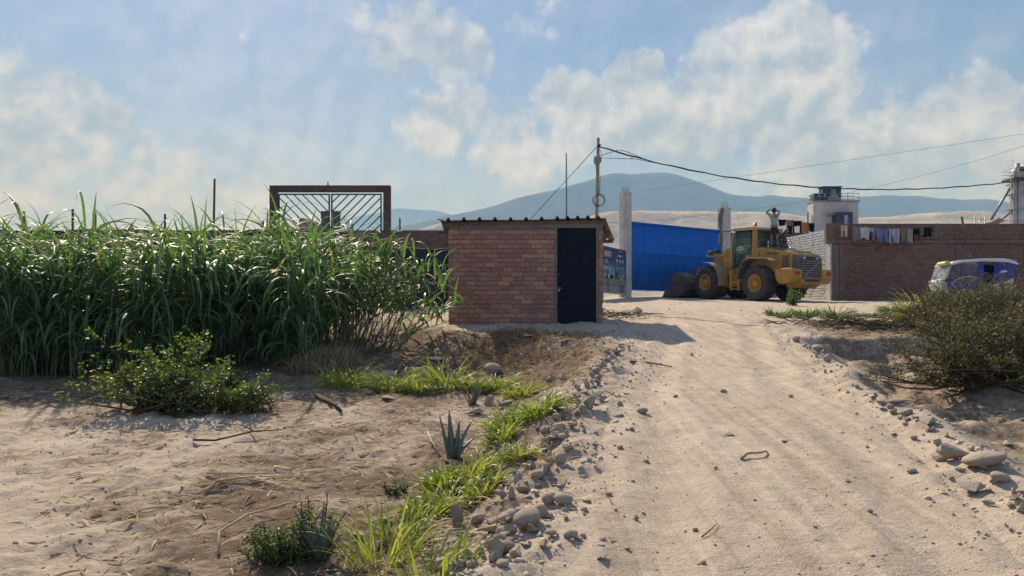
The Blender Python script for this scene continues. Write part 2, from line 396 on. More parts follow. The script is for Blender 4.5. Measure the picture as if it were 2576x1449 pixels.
Q = np.stack([idx[:-1, :-1], idx[:-1, 1:], idx[1:, 1:], idx[1:, :-1]], -1).reshape(-1, 4)
ground = link('ground', np_mesh('ground', np.stack([X, Y, Z], -1), Q, mat=EARTH, attrs={'soil': soilf(X, Y).ravel()}))
tag(ground, kind='structure')
# the dirt road: its own sheet, edges sinking into the ground
yr = np.array(graded(2.1, 21.6, .02, .0058)); tt = np.linspace(-.04, 1.04, 92)
Yr, T = np.meshgrid(yr, tt, indexing='ij')
Xr = x_roadl(Yr) + (x_right(Yr) - x_roadl(Yr)) * T
edge = smooth(.0, .055, T) * smooth(1.0, .945, T) * smooth(21.5, 21.1, Yr) * smooth(2.1, 2.3, Yr)
Zr = H(Xr, Yr) - .02 * (1 - edge)
ny, nx = Xr.shape; idx = np.arange(ny * nx).reshape(ny, nx)
Q = np.stack([idx[:-1, :-1], idx[:-1, 1:], idx[1:, 1:], idx[1:, :-1]], -1).reshape(-1, 4)[:, ::-1]
ss = soilf(Xr, Yr) * .5
road = link('dirt_road', np_mesh('dirt_road', np.stack([Xr, Yr, Zr], -1), Q, mat=EARTH, attrs={'soil': ss.ravel(), 'track': (smooth(.03, .14, T) * smooth(.97, .86, T)).ravel()}))
tag(road, kind='structure')

# ------------------------------------------------------------------ far hills
def hillmat(name, c1, c2, scale):
    m, t, b, out = newmat(name)
    co = nd(t, 'ShaderNodeNewGeometry').outputs['Position']
    n = noise_(t, co, scale, 9, .62).outputs['Fac']
    c = mix_(t, mapr(t, n, .38, .66), c1, c2); t.links.new(c, b.inputs['Base Color'])
    b.inputs['Roughness'].default_value = 1; b.inputs['Specular IOR Level'].default_value = 0
    bump(t, b, n, .15 / scale)
    return m
def hills(name, D, sil, front, back, mat, seed, gully, kind='structure', nx=420, ny=70, nf=1.0):
    us = np.array([s[0] for s in sil], float); vs = np.array([s[1] for s in sil], float)
    u = np.linspace(us[0], us[-1], nx); v = np.interp(u, us, vs); k = np.ones(7) / 7; v = np.convolve(np.pad(v, 3, mode='edge'), k, 'valid')
    x = (u - 1288) / FPX * D; hz = ZC + (HOR - v) / FPX * D
    hz = hz + fbm(x / D * 60, x * 0, seed, 4) * D * .0016 * nf
    s = np.linspace(-1, 1.0, ny)
    Xh = np.repeat(x[None], ny, 0); Yh = np.where(s < 0, D + s * front, D + s * back)[:, None] * np.ones_like(Xh)
    prof = (1 - np.abs(s)) ** 1.25
    base = -3.0
    Zh = base + (hz[None] - base) * prof[:, None]
    gn = fbm(Xh / gully, Yh / gully * .45, seed + 9, 5, .55)
    Zh = Zh + np.minimum(gn, .15) * (hz[None] - base) * .22 * (4 * prof * (1 - prof))[:, None]
    idx = np.arange(ny * nx).reshape(ny, nx)
    Q = np.stack([idx[:-1, :-1], idx[:-1, 1:], idx[1:, 1:], idx[1:, :-1]], -1).reshape(-1, 4)
    o = link(name, np_mesh(name, np.stack([Xh, Yh, Zh], -1), Q, mat=mat)); tag(o, kind=kind); return o
ROCKM = hillmat('bare_hill_rock', (.15, .125, .10), (.10, .085, .07), .006)
DUNEM = hillmat('dune_sand', (.56, .475, .37), (.43, .36, .28), .011)
hills('mountain', 4200, [(600, 640), (900, 590), (1040, 560), (1150, 534), (1230, 517), (1300, 496), (1400, 471), (1450, 456), (1500, 441), (1522, 430), (1555, 428), (1590, 433), (1640, 428), (1690, 432), (1722, 441), (1760, 455), (1800, 470), (1842, 486), (1885, 490), (1940, 484), (1990, 490), (2060, 496), (2100, 497), (2150, 492), (2230, 487), (2300, 489), (2350, 496), (2400, 498), (2480, 497), (2576, 508), (2760, 540), (3200, 620)], 1300, 900, ROCKM, 101, 420)
hills('mountain', 7600, [(500, 690), (700, 620), (790, 585), (830, 560), (880, 545), (940, 533), (1000, 521), (1060, 524), (1100, 525), (1140, 538), (1200, 570), (1400, 640)], 1500, 800, ROCKM, 131, 600, nx=240)
hills('sand_dune', 1500, [(1440, 640), (1462, 560), (1480, 540), (1500, 533), (1526, 527), (1594, 524), (1747, 526), (1830, 528), (1950, 531), (1990, 536), (2050, 545), (2110, 548), (2162, 542), (2232, 541), (2333, 531), (2420, 525), (2471, 527), (2534, 537), (2600, 541), (2800, 560), (3200, 620)], 620, 400, DUNEM, 151, 260, nf=.4)
hills('sand_dune', 2400, [(900, 640), (1000, 590), (1030, 580), (1065, 567), (1105, 557), (1200, 549), (1340, 548), (1480, 552), (1620, 600), (1700, 640)], 700, 500, DUNEM, 171, 300, nx=240, nf=.4)

# haze: one closed box of even, pale air round everything
HZ = 0.00030
m = bpy.data.materials.new('haze_air'); m.use_nodes = True; t = m.node_tree; t.nodes.clear()
out = nd(t, 'ShaderNodeOutputMaterial'); pv = nd(t, 'ShaderNodeVolumePrincipled'); pv.inputs['Density'].default_value = HZ
pv.inputs['Color'].default_value = (.26, .54, 1.0, 1); pv.inputs['Anisotropy'].default_value = .0; pv.inputs['Absorption Color'].default_value = (1, 1, 1, 1)
t.links.new(pv.outputs[0], out.inputs['Volume'])
hz = MB().box((0, 4300, 420), (14000, 8800 + 600, 1000)).build('haze', m); tag(hz, kind='stuff', label='thin pale haze hanging in the valley air')
# ------------------------------------------------------------------ masonry
CONC = worn('concrete', (.235, .205, .17), (.165, .145, .12), 3, .9, bmp=.006, spec=.2)
MORTAR = worn('mortar', (.27, .22, .185), (.20, .165, .14), 8, .95, bmp=.008, spec=.15)
MORTAR_D = worn('mortar_dark', (.15, .12, .10), (.11, .09, .075), 8, .95, bmp=.008, spec=.15)
WPAINT = worn('white_wall_paint', (.70, .70, .69), (.60, .60, .59), 5, .8, bmp=.004, spec=.3)
BCONC = worn('brown_concrete', (.20, .155, .125), (.15, .115, .095), 3, .9, bmp=.006, spec=.2)
JSHADE = worn('joint_shade_grey', (.36, .35, .34), (.28, .27, .26), 6, .9, bmp=.006)  # white wall joints: shadow lines between the bricks put into the mortar colour
WCONC = worn('whitewashed_concrete', (.62, .59, .55), (.46, .43, .39), 2.2, .85, bmp=.004, spec=.2)
B_SHED = brickmat('shed_brick', (.29, .145, .112), (.385, .19, .14), (.50, .265, .175), dust=.6, dustcol=(.36, .275, .235))
B_SHEDS = brickmat('shed_brick_far', (.29, .145, .112), (.385, .19, .14), (.50, .265, .175), True, dust=.6, dustcol=(.36, .275, .235))
B_WALL = brickmat('wall_brick', (.20, .105, .082), (.24, .128, .10), (.28, .155, .12), dust=.7, dustcol=(.24, .185, .15))
B_WALLS = brickmat('wall_brick_far', (.20, .105, .082), (.24, .128, .10), (.28, .155, .12), True, dust=.7, dustcol=(.24, .185, .15))
B_WHITE = brickmat('whitewashed_brick', (.66, .66, .66), (.72, .72, .72), (.58, .58, .59), dust=.3, dustcol=(.5, .47, .43))
B_WHITES = brickmat('whitewashed_brick_far', (.66, .66, .66), (.72, .72, .72), (.58, .58, .59), True, dust=.3, dustcol=(.5, .47, .43))
WOOD = worn('weathered_wood', (.20, .145, .10), (.13, .095, .07), 9, .85, bmp=.004)
RUST = worn('brown_steel', (.115, .062, .050), (.085, .048, .042), 5, .6, bmp=.002, dust=.3)
STEEL = worn('grey_steel', (.30, .31, .32), (.2, .2, .2), 7, .5, .6, bmp=.001)
DARKM = worn('dark_metal', (.035, .035, .04), (.06, .055, .05), 7, .55, .3)

def brick_mesh(name, mat):
    me = MB().box((0, 0, 0), (1, 1, 1)).mesh(name, mat); return me
_bm = {}
def brick_layout(L, Hh, bl, bh, j, skip=(), ends=True):
    """cells (centre x, centre z, length) of a running-bond panel"""
    out = []; pz = bh + j; rows = int(round(Hh / pz))
    for r in range(rows):
        z = (r + .5) * pz; x = -(bl + j) * (.5 if r % 2 else 0) - random.uniform(0, .05)
        while x < L:
            ln = bl * random.uniform(.94, 1.05); x0, x1 = max(x, 0), min(x + ln, L)
            segs = [(x0, x1)]
            for (a, b, z0, z1) in skip:
                if z0 < z < z1:
                    segs = [q for s, e in segs for q in ((s, min(e, a)), (max(s, b), e)) if q[1] - q[0] > .035]
            for s, e in segs:
                if e - s > .035: out.append(((s + e) / 2, z, e - s))
            x += ln + j
    return out
def brick_panel(part, L, Hh, mats, bl=.225, bh=.085, j=.012, depth=.05, proud=.010, nparts=300, skip=(), key=None, zoff=0.0, jit=1.0, face=1):
    """bricks on the front face (local y = 0, looking to -y) of the wall part; the nearest ones singly, the rest as one mesh"""
    cells = brick_layout(L, Hh, bl, bh, j, skip)
    if key: cells.sort(key=key)
    if mats[0].name not in _bm: _bm[mats[0].name] = brick_mesh('brick', mats[0])
    me = _bm[mats[0].name]
    for (x, z, ln) in cells[:nparts]:
        pr = proud + random.gauss(0, .003) * jit
        o = link('brick', me, part, loc=(x, -pr + depth / 2, z + zoff + random.gauss(0, .0022) * jit), rot=(0, random.gauss(0, .006) * jit, random.gauss(0, .006) * jit), scale=(ln, depth, bh * random.uniform(.94, 1.03)))
    rest = cells[nparts:]
    if rest:
        V = []; F = []; T = []
        base = np.array([(i, jj, k) for i in (-.5, .5) for jj in (-.5, .5) for k in (-.5, .5)])
        fq = np.array([(0, 1, 3, 2), (4, 6, 7, 5), (0, 4, 5, 1), (2, 3, 7, 6), (0, 2, 6, 4), (1, 5, 7, 3)])
        for n, (x, z, ln) in enumerate(rest):
            pr = proud + random.gauss(0, .003) * jit
            V.append(base * (ln, depth, bh * random.uniform(.94, 1.03)) + (x, -pr + depth / 2, z + zoff + random.gauss(0, .0022) * jit)); F.append(fq + 8 * n); T += [random.random()] * 8
        o = link('brickwork', np_mesh('brickwork', np.concatenate(V), np.concatenate(F), mat=mats[1], shade=False, attrs={'tint': T}), part); tag(o, kind='stuff')

# ------------------------------------------------------------------ the brick shed
SX0, SX1, SY0, SY1 = -1.315, 1.883, 16.0, 18.35
SZ = 1.36
shed = empty('brick_shed', (SX0, SY0, SZ), 0, 'small brick shed with corrugated roof and dark navy metal door', 'shed')
WL, WH = SX1 - SX0, 2.14
dx0, dx1, dz0, dz1 = .937 - SX0, 1.735 - SX0, 1.435 - SZ, 3.445 - SZ
core = MB()
core.prism([(0.012, -.25), (dx0 - .05, -.25), (dx0 - .05, WH), (0.012, WH)], .012, .13)
core.prism([(dx1 + .05, -.25), (WL - .012, -.25), (WL - .012, WH), (dx1 + .05, WH)], .012, .13)
core.box(((dx0 + dx1) / 2, .075, (dz1 + .055 + WH) / 2), (dx1 - dx0 + .1, .126, WH - dz1 - .055))
wall = core.build('wall', MORTAR, shed)
brick_panel(wall, WL, WH - .09, (B_SHED, B_SHEDS), bl=.222, bh=.083, j=.0125, skip=[(dx0 - .055, dx1 + .055, -1, 9)], nparts=300, proud=.004, depth=.08)
back = MB(); D_ = SY1 - SY0
back.box((.065, D_ / 2 + .07, WH / 2 - .14), (.106, D_ - .16, WH + .2)); back.box((WL - .065, D_ / 2 + .07, WH / 2 - .14), (.106, D_ - .16, WH + .2)); back.box((WL / 2, D_ - .06, WH / 2 - .14), (WL - .28, .12, WH + .2))
back.build('wall', MORTAR, shed)
for nm, loc, rz in (('left', (.012, D_ - .02, 0), -90), ('right', (WL - .012, .14, 0), 90)):
    w = MB().box((.005, .05, .5), (.01, .02, .3)).build('wall', MORTAR, shed, loc=loc, rot=(0, 0, R(rz)))
    brick_panel(w, D_ - .14, WH - .09, (B_SHED, B_SHEDS), bl=.222, bh=.083, j=.0125, nparts=0, proud=.006, depth=.05)
jm = MB(); jm.box((dx0 - .027, .055, (dz1 - .2) / 2), (.05, .135, dz1 + .2)); jm.box((dx1 + .027, .055, (dz1 - .2) / 2), (.05, .135, dz1 + .2)); jm.box(((dx0 + dx1) / 2, .055, dz1 + .028), (dx1 - dx0 + .104, .131, .05))
jm.build('door_frame', CONC, shed, bev=.006)
MB().box((WL / 2, .02, WH - .045), (WL, .07, .085)).build('ring_beam', CONC, shed, bev=.008)
NAVY = worn('navy_door_paint', (.004, .007, .019), (.007, .011, .025), 4, .6, .0, dust=.04, bmp=.001, spec=.15)
door = MB().box(((dx0 + dx1) / 2, .045, (dz0 + dz1) / 2), (dx1 - dx0 - .006, .03, dz1 - dz0 - .01)).build('door', NAVY, shed)
for zz, hh in ((dz0 + .33, .012), (dz0 + .55, .012), (dz1 - .07, .07), (dz0 + .02, .05), (dz0 + 1.1, .01)):
    MB().box(((dx0 + dx1) / 2, .0265, zz), (dx1 - dx0 - .03, .012, hh)).build('seam_rail', NAVY, door, bev=.002)
for xx in (dx0 + .02, dx1 - .02):
    MB().box((xx, .024, (dz0 + dz1) / 2), (.025, .015, dz1 - dz0 - .05)).build('edge_rail', NAVY, door, bev=.002)
BRASS = worn('brass', (.55, .47, .30), (.4, .33, .2), 20, .35, .8, bmp=0)
lz = dz0 + .73
la = MB(); la.tube([(dx0 - .035, .0, lz), (dx0 + .11, .0, lz)], .008); la.box((dx0 + .05, .012, lz), (.06, .014, .03)); la.box((dx0 - .02, .0, lz), (.02, .03, .03)); la.build('latch', STEEL, door)
pl = MB(); pl.box((dx0 + .035, -.012, lz - .045), (.03, .018, .038)); pl.tube([(dx0 + .025, -.012, lz - .03), (dx0 + .025, -.012, lz - .008), (dx0 + .035, -.012, lz), (dx0 + .045, -.012, lz - .008), (dx0 + .045, -.012, lz - .03)], .003, 5); pl.build('padlock', BRASS, door)
MB().lathe([(.0, -.012), (.016, -.012), (.018, .0)], 12, 'y', (dx0 + .04, .03, dz0 + 1.02)).build('keyhole', STEEL, door)
# roof: ribbed sheets falling to the back
ROOFM = worn('fibre_cement_sheet', (.15, .115, .10), (.10, .08, .072), 3, .9, bmp=.006, dust=.4)
fl, fr = Vector((-1.46 - SX0, -.14, 3.545 - SZ)), Vector((1.92 - SX0, -.12, 3.60 - SZ))
bl_, br_ = Vector((-1.55 - SX0, D_ + .25, 3.38 - SZ)), Vector((2.47 - SX0, D_ + .25, 3.43 - SZ))
ribs = [.045 + .0945 * i for i in range(8)] + [.045 + .0945 * 7 + .062 * i for i in range(1, 5)]
ts = [0.0]
for r_ in ribs: ts += [r_ - .014, r_ - .006, r_ + .006, r_ + .014]
ts += [1.0]; hs = [0] + [0, .055, .055, 0] * len(ribs) + [0]
V = []; F = []
for k in range(5):
    f = k / 4
    for t_, h_ in zip(ts, hs):
        p = (fl.lerp(fr, t_)).lerp(bl_.lerp(br_, t_), f); V.append((p.x, p.y, p.z + h_ + .008 * math.sin(t_ * 9 + f * 3)))
n_ = len(ts); F = [(k * n_ + i, k * n_ + i + 1, (k + 1) * n_ + i + 1, (k + 1) * n_ + i) for k in range(4) for i in range(n_ - 1)]
roof = link('roof', np_mesh('roof', V, F, mat=ROOFM, shade=False), shed); md = roof.modifiers.new('thick', 'SOLIDIFY'); md.thickness = .012; md.offset = -1
for f in (.05, .52, .96):
    a = fl.lerp(bl_, f) + Vector((.08, 0, -.055)); b_ = fr.lerp(br_, f) + Vector((-.03, 0, -.055))
    MB().bar(a, b_, .06, .075).build('purlin', WOOD, roof)
MB().bar(fl + Vector((-.06, .0, .03)), fl + Vector((.12, .0, -.02)), .05, .02).build('bent_edge', ROOFM, roof)

# ------------------------------------------------------------------ blue yard gate between two concrete columns
gd = Vector((.824, .567, 0)); gang = math.atan2(.567, .824); G0 = Vector((5.755, 40.0, 0))
BLUE = worn('blue_gate_paint', (.008, .17, .62), (.006, .135, .52), 1.5, .55, .0, dust=.06, bmp=.001, spec=.25)
def column(s, w, dep, z0, z1, label, lump=False):
    p = G0 + gd * s
    e = empty('concrete_column', (p.x, p.y, z0), gang, label, 'column', 'whitewashed columns beside the blue gate')
    m = MB(); m.box((w / 2, dep / 2, (z1 - z0) / 2), (w, dep, z1 - z0)); m.build('shaft', WCONC, e, bev=.03)
    if lump:
        m = MB(); zz = z1 - z0 - .3; pts = [(0, .02, zz + .2)]
        for i in range(14):
            zz -= .17; pts.append((-.03 - .06 * abs(math.sin(i * .62)), .12, zz))
        m.tube(pts, [.12 + .03 * math.sin(i * .9) for i in range(len(pts))], 8); m.build('concrete_spill', CONC, e)
    for i, xx in enumerate((.08, .14, .21, .38, .45, .52)):
        hh = (.24, .30, .36, .22, .28, .30)[i]
        MB().tube([(xx * w / .6, .1 + .12 * (i % 2), z1 - z0 - .05), (xx * w / .6 + .01, .1 + .12 * (i % 2), z1 - z0 + hh)], .010, 5).build('rebar', DARKM, e)
    return e
column(0, .60, .33, 2.45, 8.10, 'tall whitewashed concrete column with rebar tips left of the blue gate')
column(7.675, .72, .40, 2.55, 7.95, 'whitewashed concrete column with rebar tips behind the loader cab', True)
g = empty('yard_gate', (G0 + gd * .62).to_tuple()[:2] + (2.99,), gang, 'wide blue sheet metal gate behind the loader bucket', 'gate')
GL, GH = 7.05, 3.60; npan = 7; pw = GL / npan
for i in range(npan):
    prof = []; nr = 6
    for k in range(nr):
        a = i * pw + k * pw / nr; prof += [(a + .004, 0), (a + pw / nr * .62, 0), (a + pw / nr * .70, -.022), (a + pw / nr * .92, -.022)]
    prof.append(((i + 1) * pw - .004, 0))
    V = [(x, y + .06, 0.0) for x, y in prof] + [(x, y + .06, GH) for x, y in prof]; n_ = len(prof)
    o = link('panel', np_mesh('panel', V, [(k, k + 1, k + 1 + n_, k + n_) for k in range(n_ - 1)], mat=BLUE, shade=False), g)
    md = o.modifiers.new('thick', 'SOLIDIFY'); md.thickness = .004
for zz in (.05, GH * .55, GH - .04): MB().box((GL / 2, .022, zz), (GL, .03, .06)).build('rail', BLUE, g, bev=.004)
for xx in (.03, GL / 2, GL - .03): MB().box((xx, .10, GH / 2), (.06, .05, GH)).build('post', BLUE, g, bev=.004)
wk = MB()
for a, b_ in (((4.1, 1.95), (5.2, 1.95)), ((4.1, .1), (4.1, 1.95)), ((5.2, .1), (5.2, 1.95))): wk.bar((a[0], .022, a[1]), (b_[0], .022, b_[1]), .022, .045)
wk.build('wicket_frame', BLUE, g)

# ------------------------------------------------------------------ white wall, brown wall and the clothes lines
WC = Vector((14.55, 35.3)); WE = Vector((12.95, 44.6))
wd = (WE - WC); wl = wd.length; wang = math.atan2(wd.y, wd.x)
ww = empty('white_brick_wall', (WE.x, WE.y, 2.2), wang + math.pi, 'whitewashed brick wall running back behind the yellow loader', 'wall')
WWH = 3.42; m = MB()
m.box((wl / 2, .12, WWH / 2), (wl, .2, WWH)); w = m.build('wall_core', JSHADE, ww)
brick_panel(w, wl - .32, WWH, (B_WHITE, B_WHITES), bl=.25, bh=.098, j=.024, proud=.012, depth=.05, nparts=300, key=lambda c: -c[0] - .2 * c[1], jit=1.6)
MB().box((wl - .15, .1, WWH / 2 - .3), (.30, .27, WWH - .55)).build('pilaster', WPAINT, ww, bev=.01)
# brown wall facing us
BX0, BX1, BY = 14.62, 34.0, 35.3
bw = empty('brick_wall', (BX0, BY, 2.3), 0, 'long brown brick yard wall with concrete posts behind the mototaxi', 'wall')
BWH = 3.53; zb = 2.72
MB().box(((BX1 - BX0) / 2, .13, BWH / 2 - .1), (BX1 - BX0, .2, BWH + .2)).build('wall_core', MORTAR_D, bw)
bc = [c for c in children(bw)][0]
cols_x = [.03, 5.62, 9.75, 14.3, 18.9]
sk = [(-1, 40, zb - .10, zb + .12)] + [(cx - .01, cx + .30, -1, zb) for cx in cols_x]
brick_panel(bc, BX1 - BX0, BWH - .02, (B_WALL, B_WALLS), bl=.225, bh=.088, j=.018, proud=-.018, depth=.05, nparts=300, skip=sk, key=lambda c: abs(c[0] - 4.8) + 1.5 * abs(c[1] - 1.6))
for cx in cols_x: MB().box((cx + .15, .10, zb / 2 - .12), (.28, .22, zb + .03)).build('concrete_post', BCONC, bw, bev=.015)
MB().box((.42, .085, zb / 2 - .1), (.16, .2, zb - .05)).build('concrete_post', BCONC, bw, bev=.015)
MB().box(((BX1 - BX0) / 2 - .14, .09, zb + .01), (BX1 - BX0 + .28, .27, .15)).build('ring_beam', BCONC, bw, bev=.012)
MB().box((-.12, .10, zb + .45), (.34, .26, .80)).build('end_block', BCONC, bw, bev=.02)
MB().box(((BX1 - BX0) / 2, .12, BWH + .01), (BX1 - BX0, .22, .04)).build('coping', CONC, bw, bev=.006)
for cx in (4.65, 9.0): MB().box((cx + .13, .10, zb + .47), (.26, .21, .76)).build('concrete_post', BCONC, bw, bev=.012)
# brick wall of the yard further back, seen between the person and the corner
yb_ = empty('brick_wall', (11.9, 46.4, 2.4), 0, 'brown brick wall behind the black and orange washing', 'wall')
w = MB().box((3.6, .12, 2.0), (7.2, .2, 4.55)).build('wall_core', MORTAR_D, yb_)
brick_panel(w, 7.2, 4.2, (B_WALL, B_WALLS), bl=.23, bh=.09, j=.018, proud=-.018, depth=.05, nparts=60, key=lambda c: -c[1])

def cloth(name, label, cat, p0, w, h, mat, kind, yaw=0.0, seed=0, group='washing on the clothes lines'):
    """a garment hanging from a line: outline by kind, soft folds"""
    nu, nv = 14, 16; rs = random.Random(seed); V = []; keep = []
    ph = rs.random() * 6
    for j in range(nv + 1):
        for i in range(nu + 1):
            s, t_ = i / nu, j / nv
            wid = 1.0
            if kind == 'pants': wid = .92 + .08 * t_
            if kind == 'shirt': wid = 1.0 if t_ < .38 else .72
            if kind == 'rag': wid = 1 - .25 * t_
            x = (s - .5) * w * wid; z = -t_ * h * (1 + .05 * math.sin(s * 7 + ph)) - .05 * w * math.sin(s * math.pi) * (1 - t_) * .6
            if kind == 'pants' and t_ > .4: x += (-.04 if s < .5 else .04) * w * (t_ - .4)
            y = .035 * math.sin(s * 9 + ph + t_ * 2) * (.3 + t_) + .02 * math.sin(s * 17 + ph * 2)
            V.append((x, y, z))
    F = []
    for j in range(nv):
        for i in range(nu):
            s, t_ = (i + .5) / nu, (j + .5) / nv
            if kind == 'pants' and t_ > .42 and abs(s - .5) < .06 + .05 * (t_ - .4): continue
            if kind == 'shirt' and t_ > .38 and False: continue
            if kind == 'shirt' and t_ < .07 and abs(s - .5) < .14: continue
            if kind == 'sleeves' and t_ > .45 and .22 < s < .80: continue
            a = j * (nu + 1) + i; F.append((a, a + 1, a + nu + 2, a + nu + 1))
    o = link(name, np_mesh(name, V, F, mat=mat), loc=p0, rot=(0, 0, yaw)); md = o.modifiers.new('thick', 'SOLIDIFY'); md.thickness = .006
    tag(o, label, cat, group); return o
def clothm(name, c, c2=None, stripes=None):
    m, t, b, out = newmat(name); co = nd(t, 'ShaderNodeTexCoord').outputs['Object']
    n = noise_(t, co, 9, 5).outputs['Fac']; cc = mix_(t, mapr(t, n, .35, .7), c, c2 or tuple(k * .7 for k in c))
    if stripes:
        wv = nd(t, 'ShaderNodeTexWave'); wv.bands_direction = 'Z'; wv.inputs['Scale'].default_value = 6.5; wv.inputs['Distortion'].default_value = .6; t.links.new(co, wv.inputs['Vector'])
        cc = mix_(t, mapr(t, wv.outputs['Fac'], .45, .55), cc, stripes)
    t.links.new(cc, b.inputs['Base Color']); b.inputs['Roughness'].default_value = .95; b.inputs['Specular IOR Level'].default_value = .1
    return m
C_BLK = clothm('black_cloth', (.012, .012, .016)); C_NAV = clothm('navy_cloth', (.03, .035, .07)); C_ORG = clothm('orange_cloth', (.50, .22, .09), (.42, .17, .07)); C_TAN = clothm('tan_cloth', (.34, .22, .17)); C_DGR = clothm('dark_green_cloth', (.012, .028, .024))
C_PNK = clothm('pale_pink_cloth', (.58, .42, .40), (.42, .30, .30)); C_WHT = clothm('white_cloth', (.62, .60, .63), (.5, .48, .5)); C_DEN = clothm('denim_cloth', (.17, .22, .33), (.11, .15, .24)); C_LIL = clothm('pale_lilac_cloth', (.42, .42, .55)); C_OLV = clothm('olive_cloth', (.22, .19, .12)); C_STR = clothm('striped_cloth', (.42, .40, .40), None, (.04, .04, .05)); C_STP = clothm('pale_striped_cloth', (.62, .60, .52), None, (.12, .13, .12))
LINE = worn('line_cord', (.25, .24, .22), None, 20, .8, bmp=0)
def line(name, a, b_, sag, r, mat, label, cat, n=20, group=None):
    a, b_ = Vector(a), Vector(b_); pts = []
    for i in range(n + 1):
        t_ = i / n; p = a.lerp(b_, t_); p.z -= sag * 4 * t_ * (1 - t_); pts.append(p)
    o = MB().tube(pts, r, 5).build(name, mat); tag(o, label, cat, group); return pts
DA = 41.5
la_, lb_ = P(1945, 549, DA), P(2100, 571, DA)
line('clothes_line', la_, lb_, .05, .006, LINE, 'clothes line carrying black and orange washing beside the standing person', 'clothes line')
for k, (u0, u1, v0, v1, mt, kd, lab, ct) in enumerate([
    (1957, 1978, 552, 568, C_BLK, 'rag', 'black cloth hanging nearest the standing person', 'cloth'),
    (1977, 1996, 553, 574, C_TAN, 'rag', 'tan garment hanging between two black ones behind the loader', 'cloth'),
    (1994, 2017, 555, 586, C_BLK, 'sleeves', 'ragged black top with sleeves hanging left of the orange cloth', 'shirt'),
    (1982, 1993, 568, 589, C_BLK, 'rag', 'black rag drooping over the loader exhaust', 'cloth'),
    (2016, 2035, 559, 585, C_ORG, 'plain', 'orange cloth on the washing line behind the loader', 'cloth'),
    (2034, 2049, 561, 583, C_DGR, 'plain', 'dark green cloth right of the orange one on the line', 'cloth'),
    (2074, 2094, 567, 575, C_NAV, 'plain', 'navy cloth hanging over the end of the white wall', 'cloth')]):
    p = P((u0 + u1) / 2, v0, DA - .02 * k if k != 3 else DA - .3); cloth('hanging_cloth', lab, ct, p, (u1 - u0) / FPX * DA, (v1 - v0) / FPX * DA, mt, kd, 0, k)
DB = 34.95
lb0, lb1 = P(2092, 562, DB), P(2345, 566, DB)
line('clothes_line', lb0, lb1, .17, .006, LINE, 'clothes line with pale washing along the brown brick wall', 'clothes line')
for k, (u0, u1, v0, v1, mt, kd, lab, ct) in enumerate([
    (2115, 2132, 566, 596, C_PNK, 'pants', 'pale pink trousers hanging first from the left on the brown wall', 'trousers'),
    (2145, 2164, 569, 605, C_STR, 'plain', 'dark striped garment hanging right of the pink trousers', 'cloth'),
    (2162, 2178, 571, 599, C_WHT, 'shirt', 'white leggings-like garment right of the striped one', 'cloth'),
    (2177, 2186, 573, 603, C_WHT, 'plain', 'narrow white garment hanging left of the denim pieces', 'cloth'),
    (2185, 2200, 573, 583, C_LIL, 'plain', 'short lilac cloth on the pale washing line', 'cloth'),
    (2194, 2214, 574, 606, C_DEN, 'pants', 'faded denim trousers, left pair of two', 'trousers'),
    (2212, 2234, 575, 609, C_DEN, 'pants', 'faded denim trousers, right pair of two', 'trousers'),
    (2236, 2252, 575, 612, C_LIL, 'pants', 'pale lilac trousers hanging in the middle of the long line', 'trousers'),
    (2251, 2263, 575, 611, C_LIL, 'plain', 'pale lilac towel beside the lilac trousers', 'towel'),
    (2266, 2284, 575, 608, C_OLV, 'plain', 'olive cloth hanging left of the pale striped garment', 'cloth'),
    (2283, 2298, 575, 611, C_STP, 'plain', 'cream striped garment hanging beside the black sleeved top', 'cloth'),
    (2296, 2313, 575, 609, C_BLK, 'sleeves', 'black sleeved top hanging near the right end of the line', 'shirt'),
    (2314, 2323, 573, 592, C_OLV, 'plain', 'small olive cloth between the two black garments', 'cloth'),
    (2321, 2344, 572, 596, C_BLK, 'rag', 'black rag, last garment at the right end of the line', 'cloth')]):
    p = P((u0 + u1) / 2, v0, DB - .015 * (k % 3)); cloth('hanging_cloth', lab, ct, p, (u1 - u0) / FPX * DB, (v1 - v0) / FPX * DB, mt, kd, 0, 30 + k)
a, b_ = P(2419, 545, 34.9), P(2430, 616, 35.12)
tag(MB().tube([a, (a + b_) / 2 + Vector((.02, 0, 0)), b_], [.05, .045, .04], 7).build('wooden_pole', WOOD), 'thin wooden pole leaning against the top of the brown brick wall', 'pole')
line('barbed_wire', P(2421, 549, 34.93), P(2700, 552, 36), .1, .006, DARKM, 'wire strung right from the leaning pole above the brown wall', 'wire')

# ------------------------------------------------------------------ billboard beside the shed
bl0, bl1 = Vector((3.0, 34.3, 0)), Vector((5.87, 39.7, 0)); bd = bl1 - bl0; bL = bd.length; bang = math.atan2(bd.y, bd.x)
bb = empty('billboard', (bl0.x, bl0.y, 2.74), bang, 'blue printed billboard with white lettering half hidden by the shed', 'billboard'); BH = 2.27
m, t, b, out = newmat('billboard_print'); co = nd(t, 'ShaderNodeTexCoord').outputs['Object']; sx = nd(t, 'ShaderNodeSeparateXYZ'); t.links.new(co, sx.inputs[0])
rp = nd(t, 'ShaderNodeValToRGB'); t.links.new(mapr(t, sx.outputs['Z'], 0, BH, 0, 1, False), rp.inputs[0]); el = rp.color_ramp.elements
el[0].position = 0; el[0].color = (.33, .40, .40, 1); el[1].position = 1; el[1].color = (.035, .045, .13, 1)
for pp, cc in ((.17, (.30, .36, .36)), (.18, (.22, .22, .17)), (.24, (.36, .31, .22)), (.31, (.33, .29, .21)), (.34, (.10, .13, .10)), (.46, (.16, .20, .22)), (.53, (.10, .22, .32)), (.72, (.035, .07, .18))):
    e = el.new(pp); e.color = (*cc, 1)
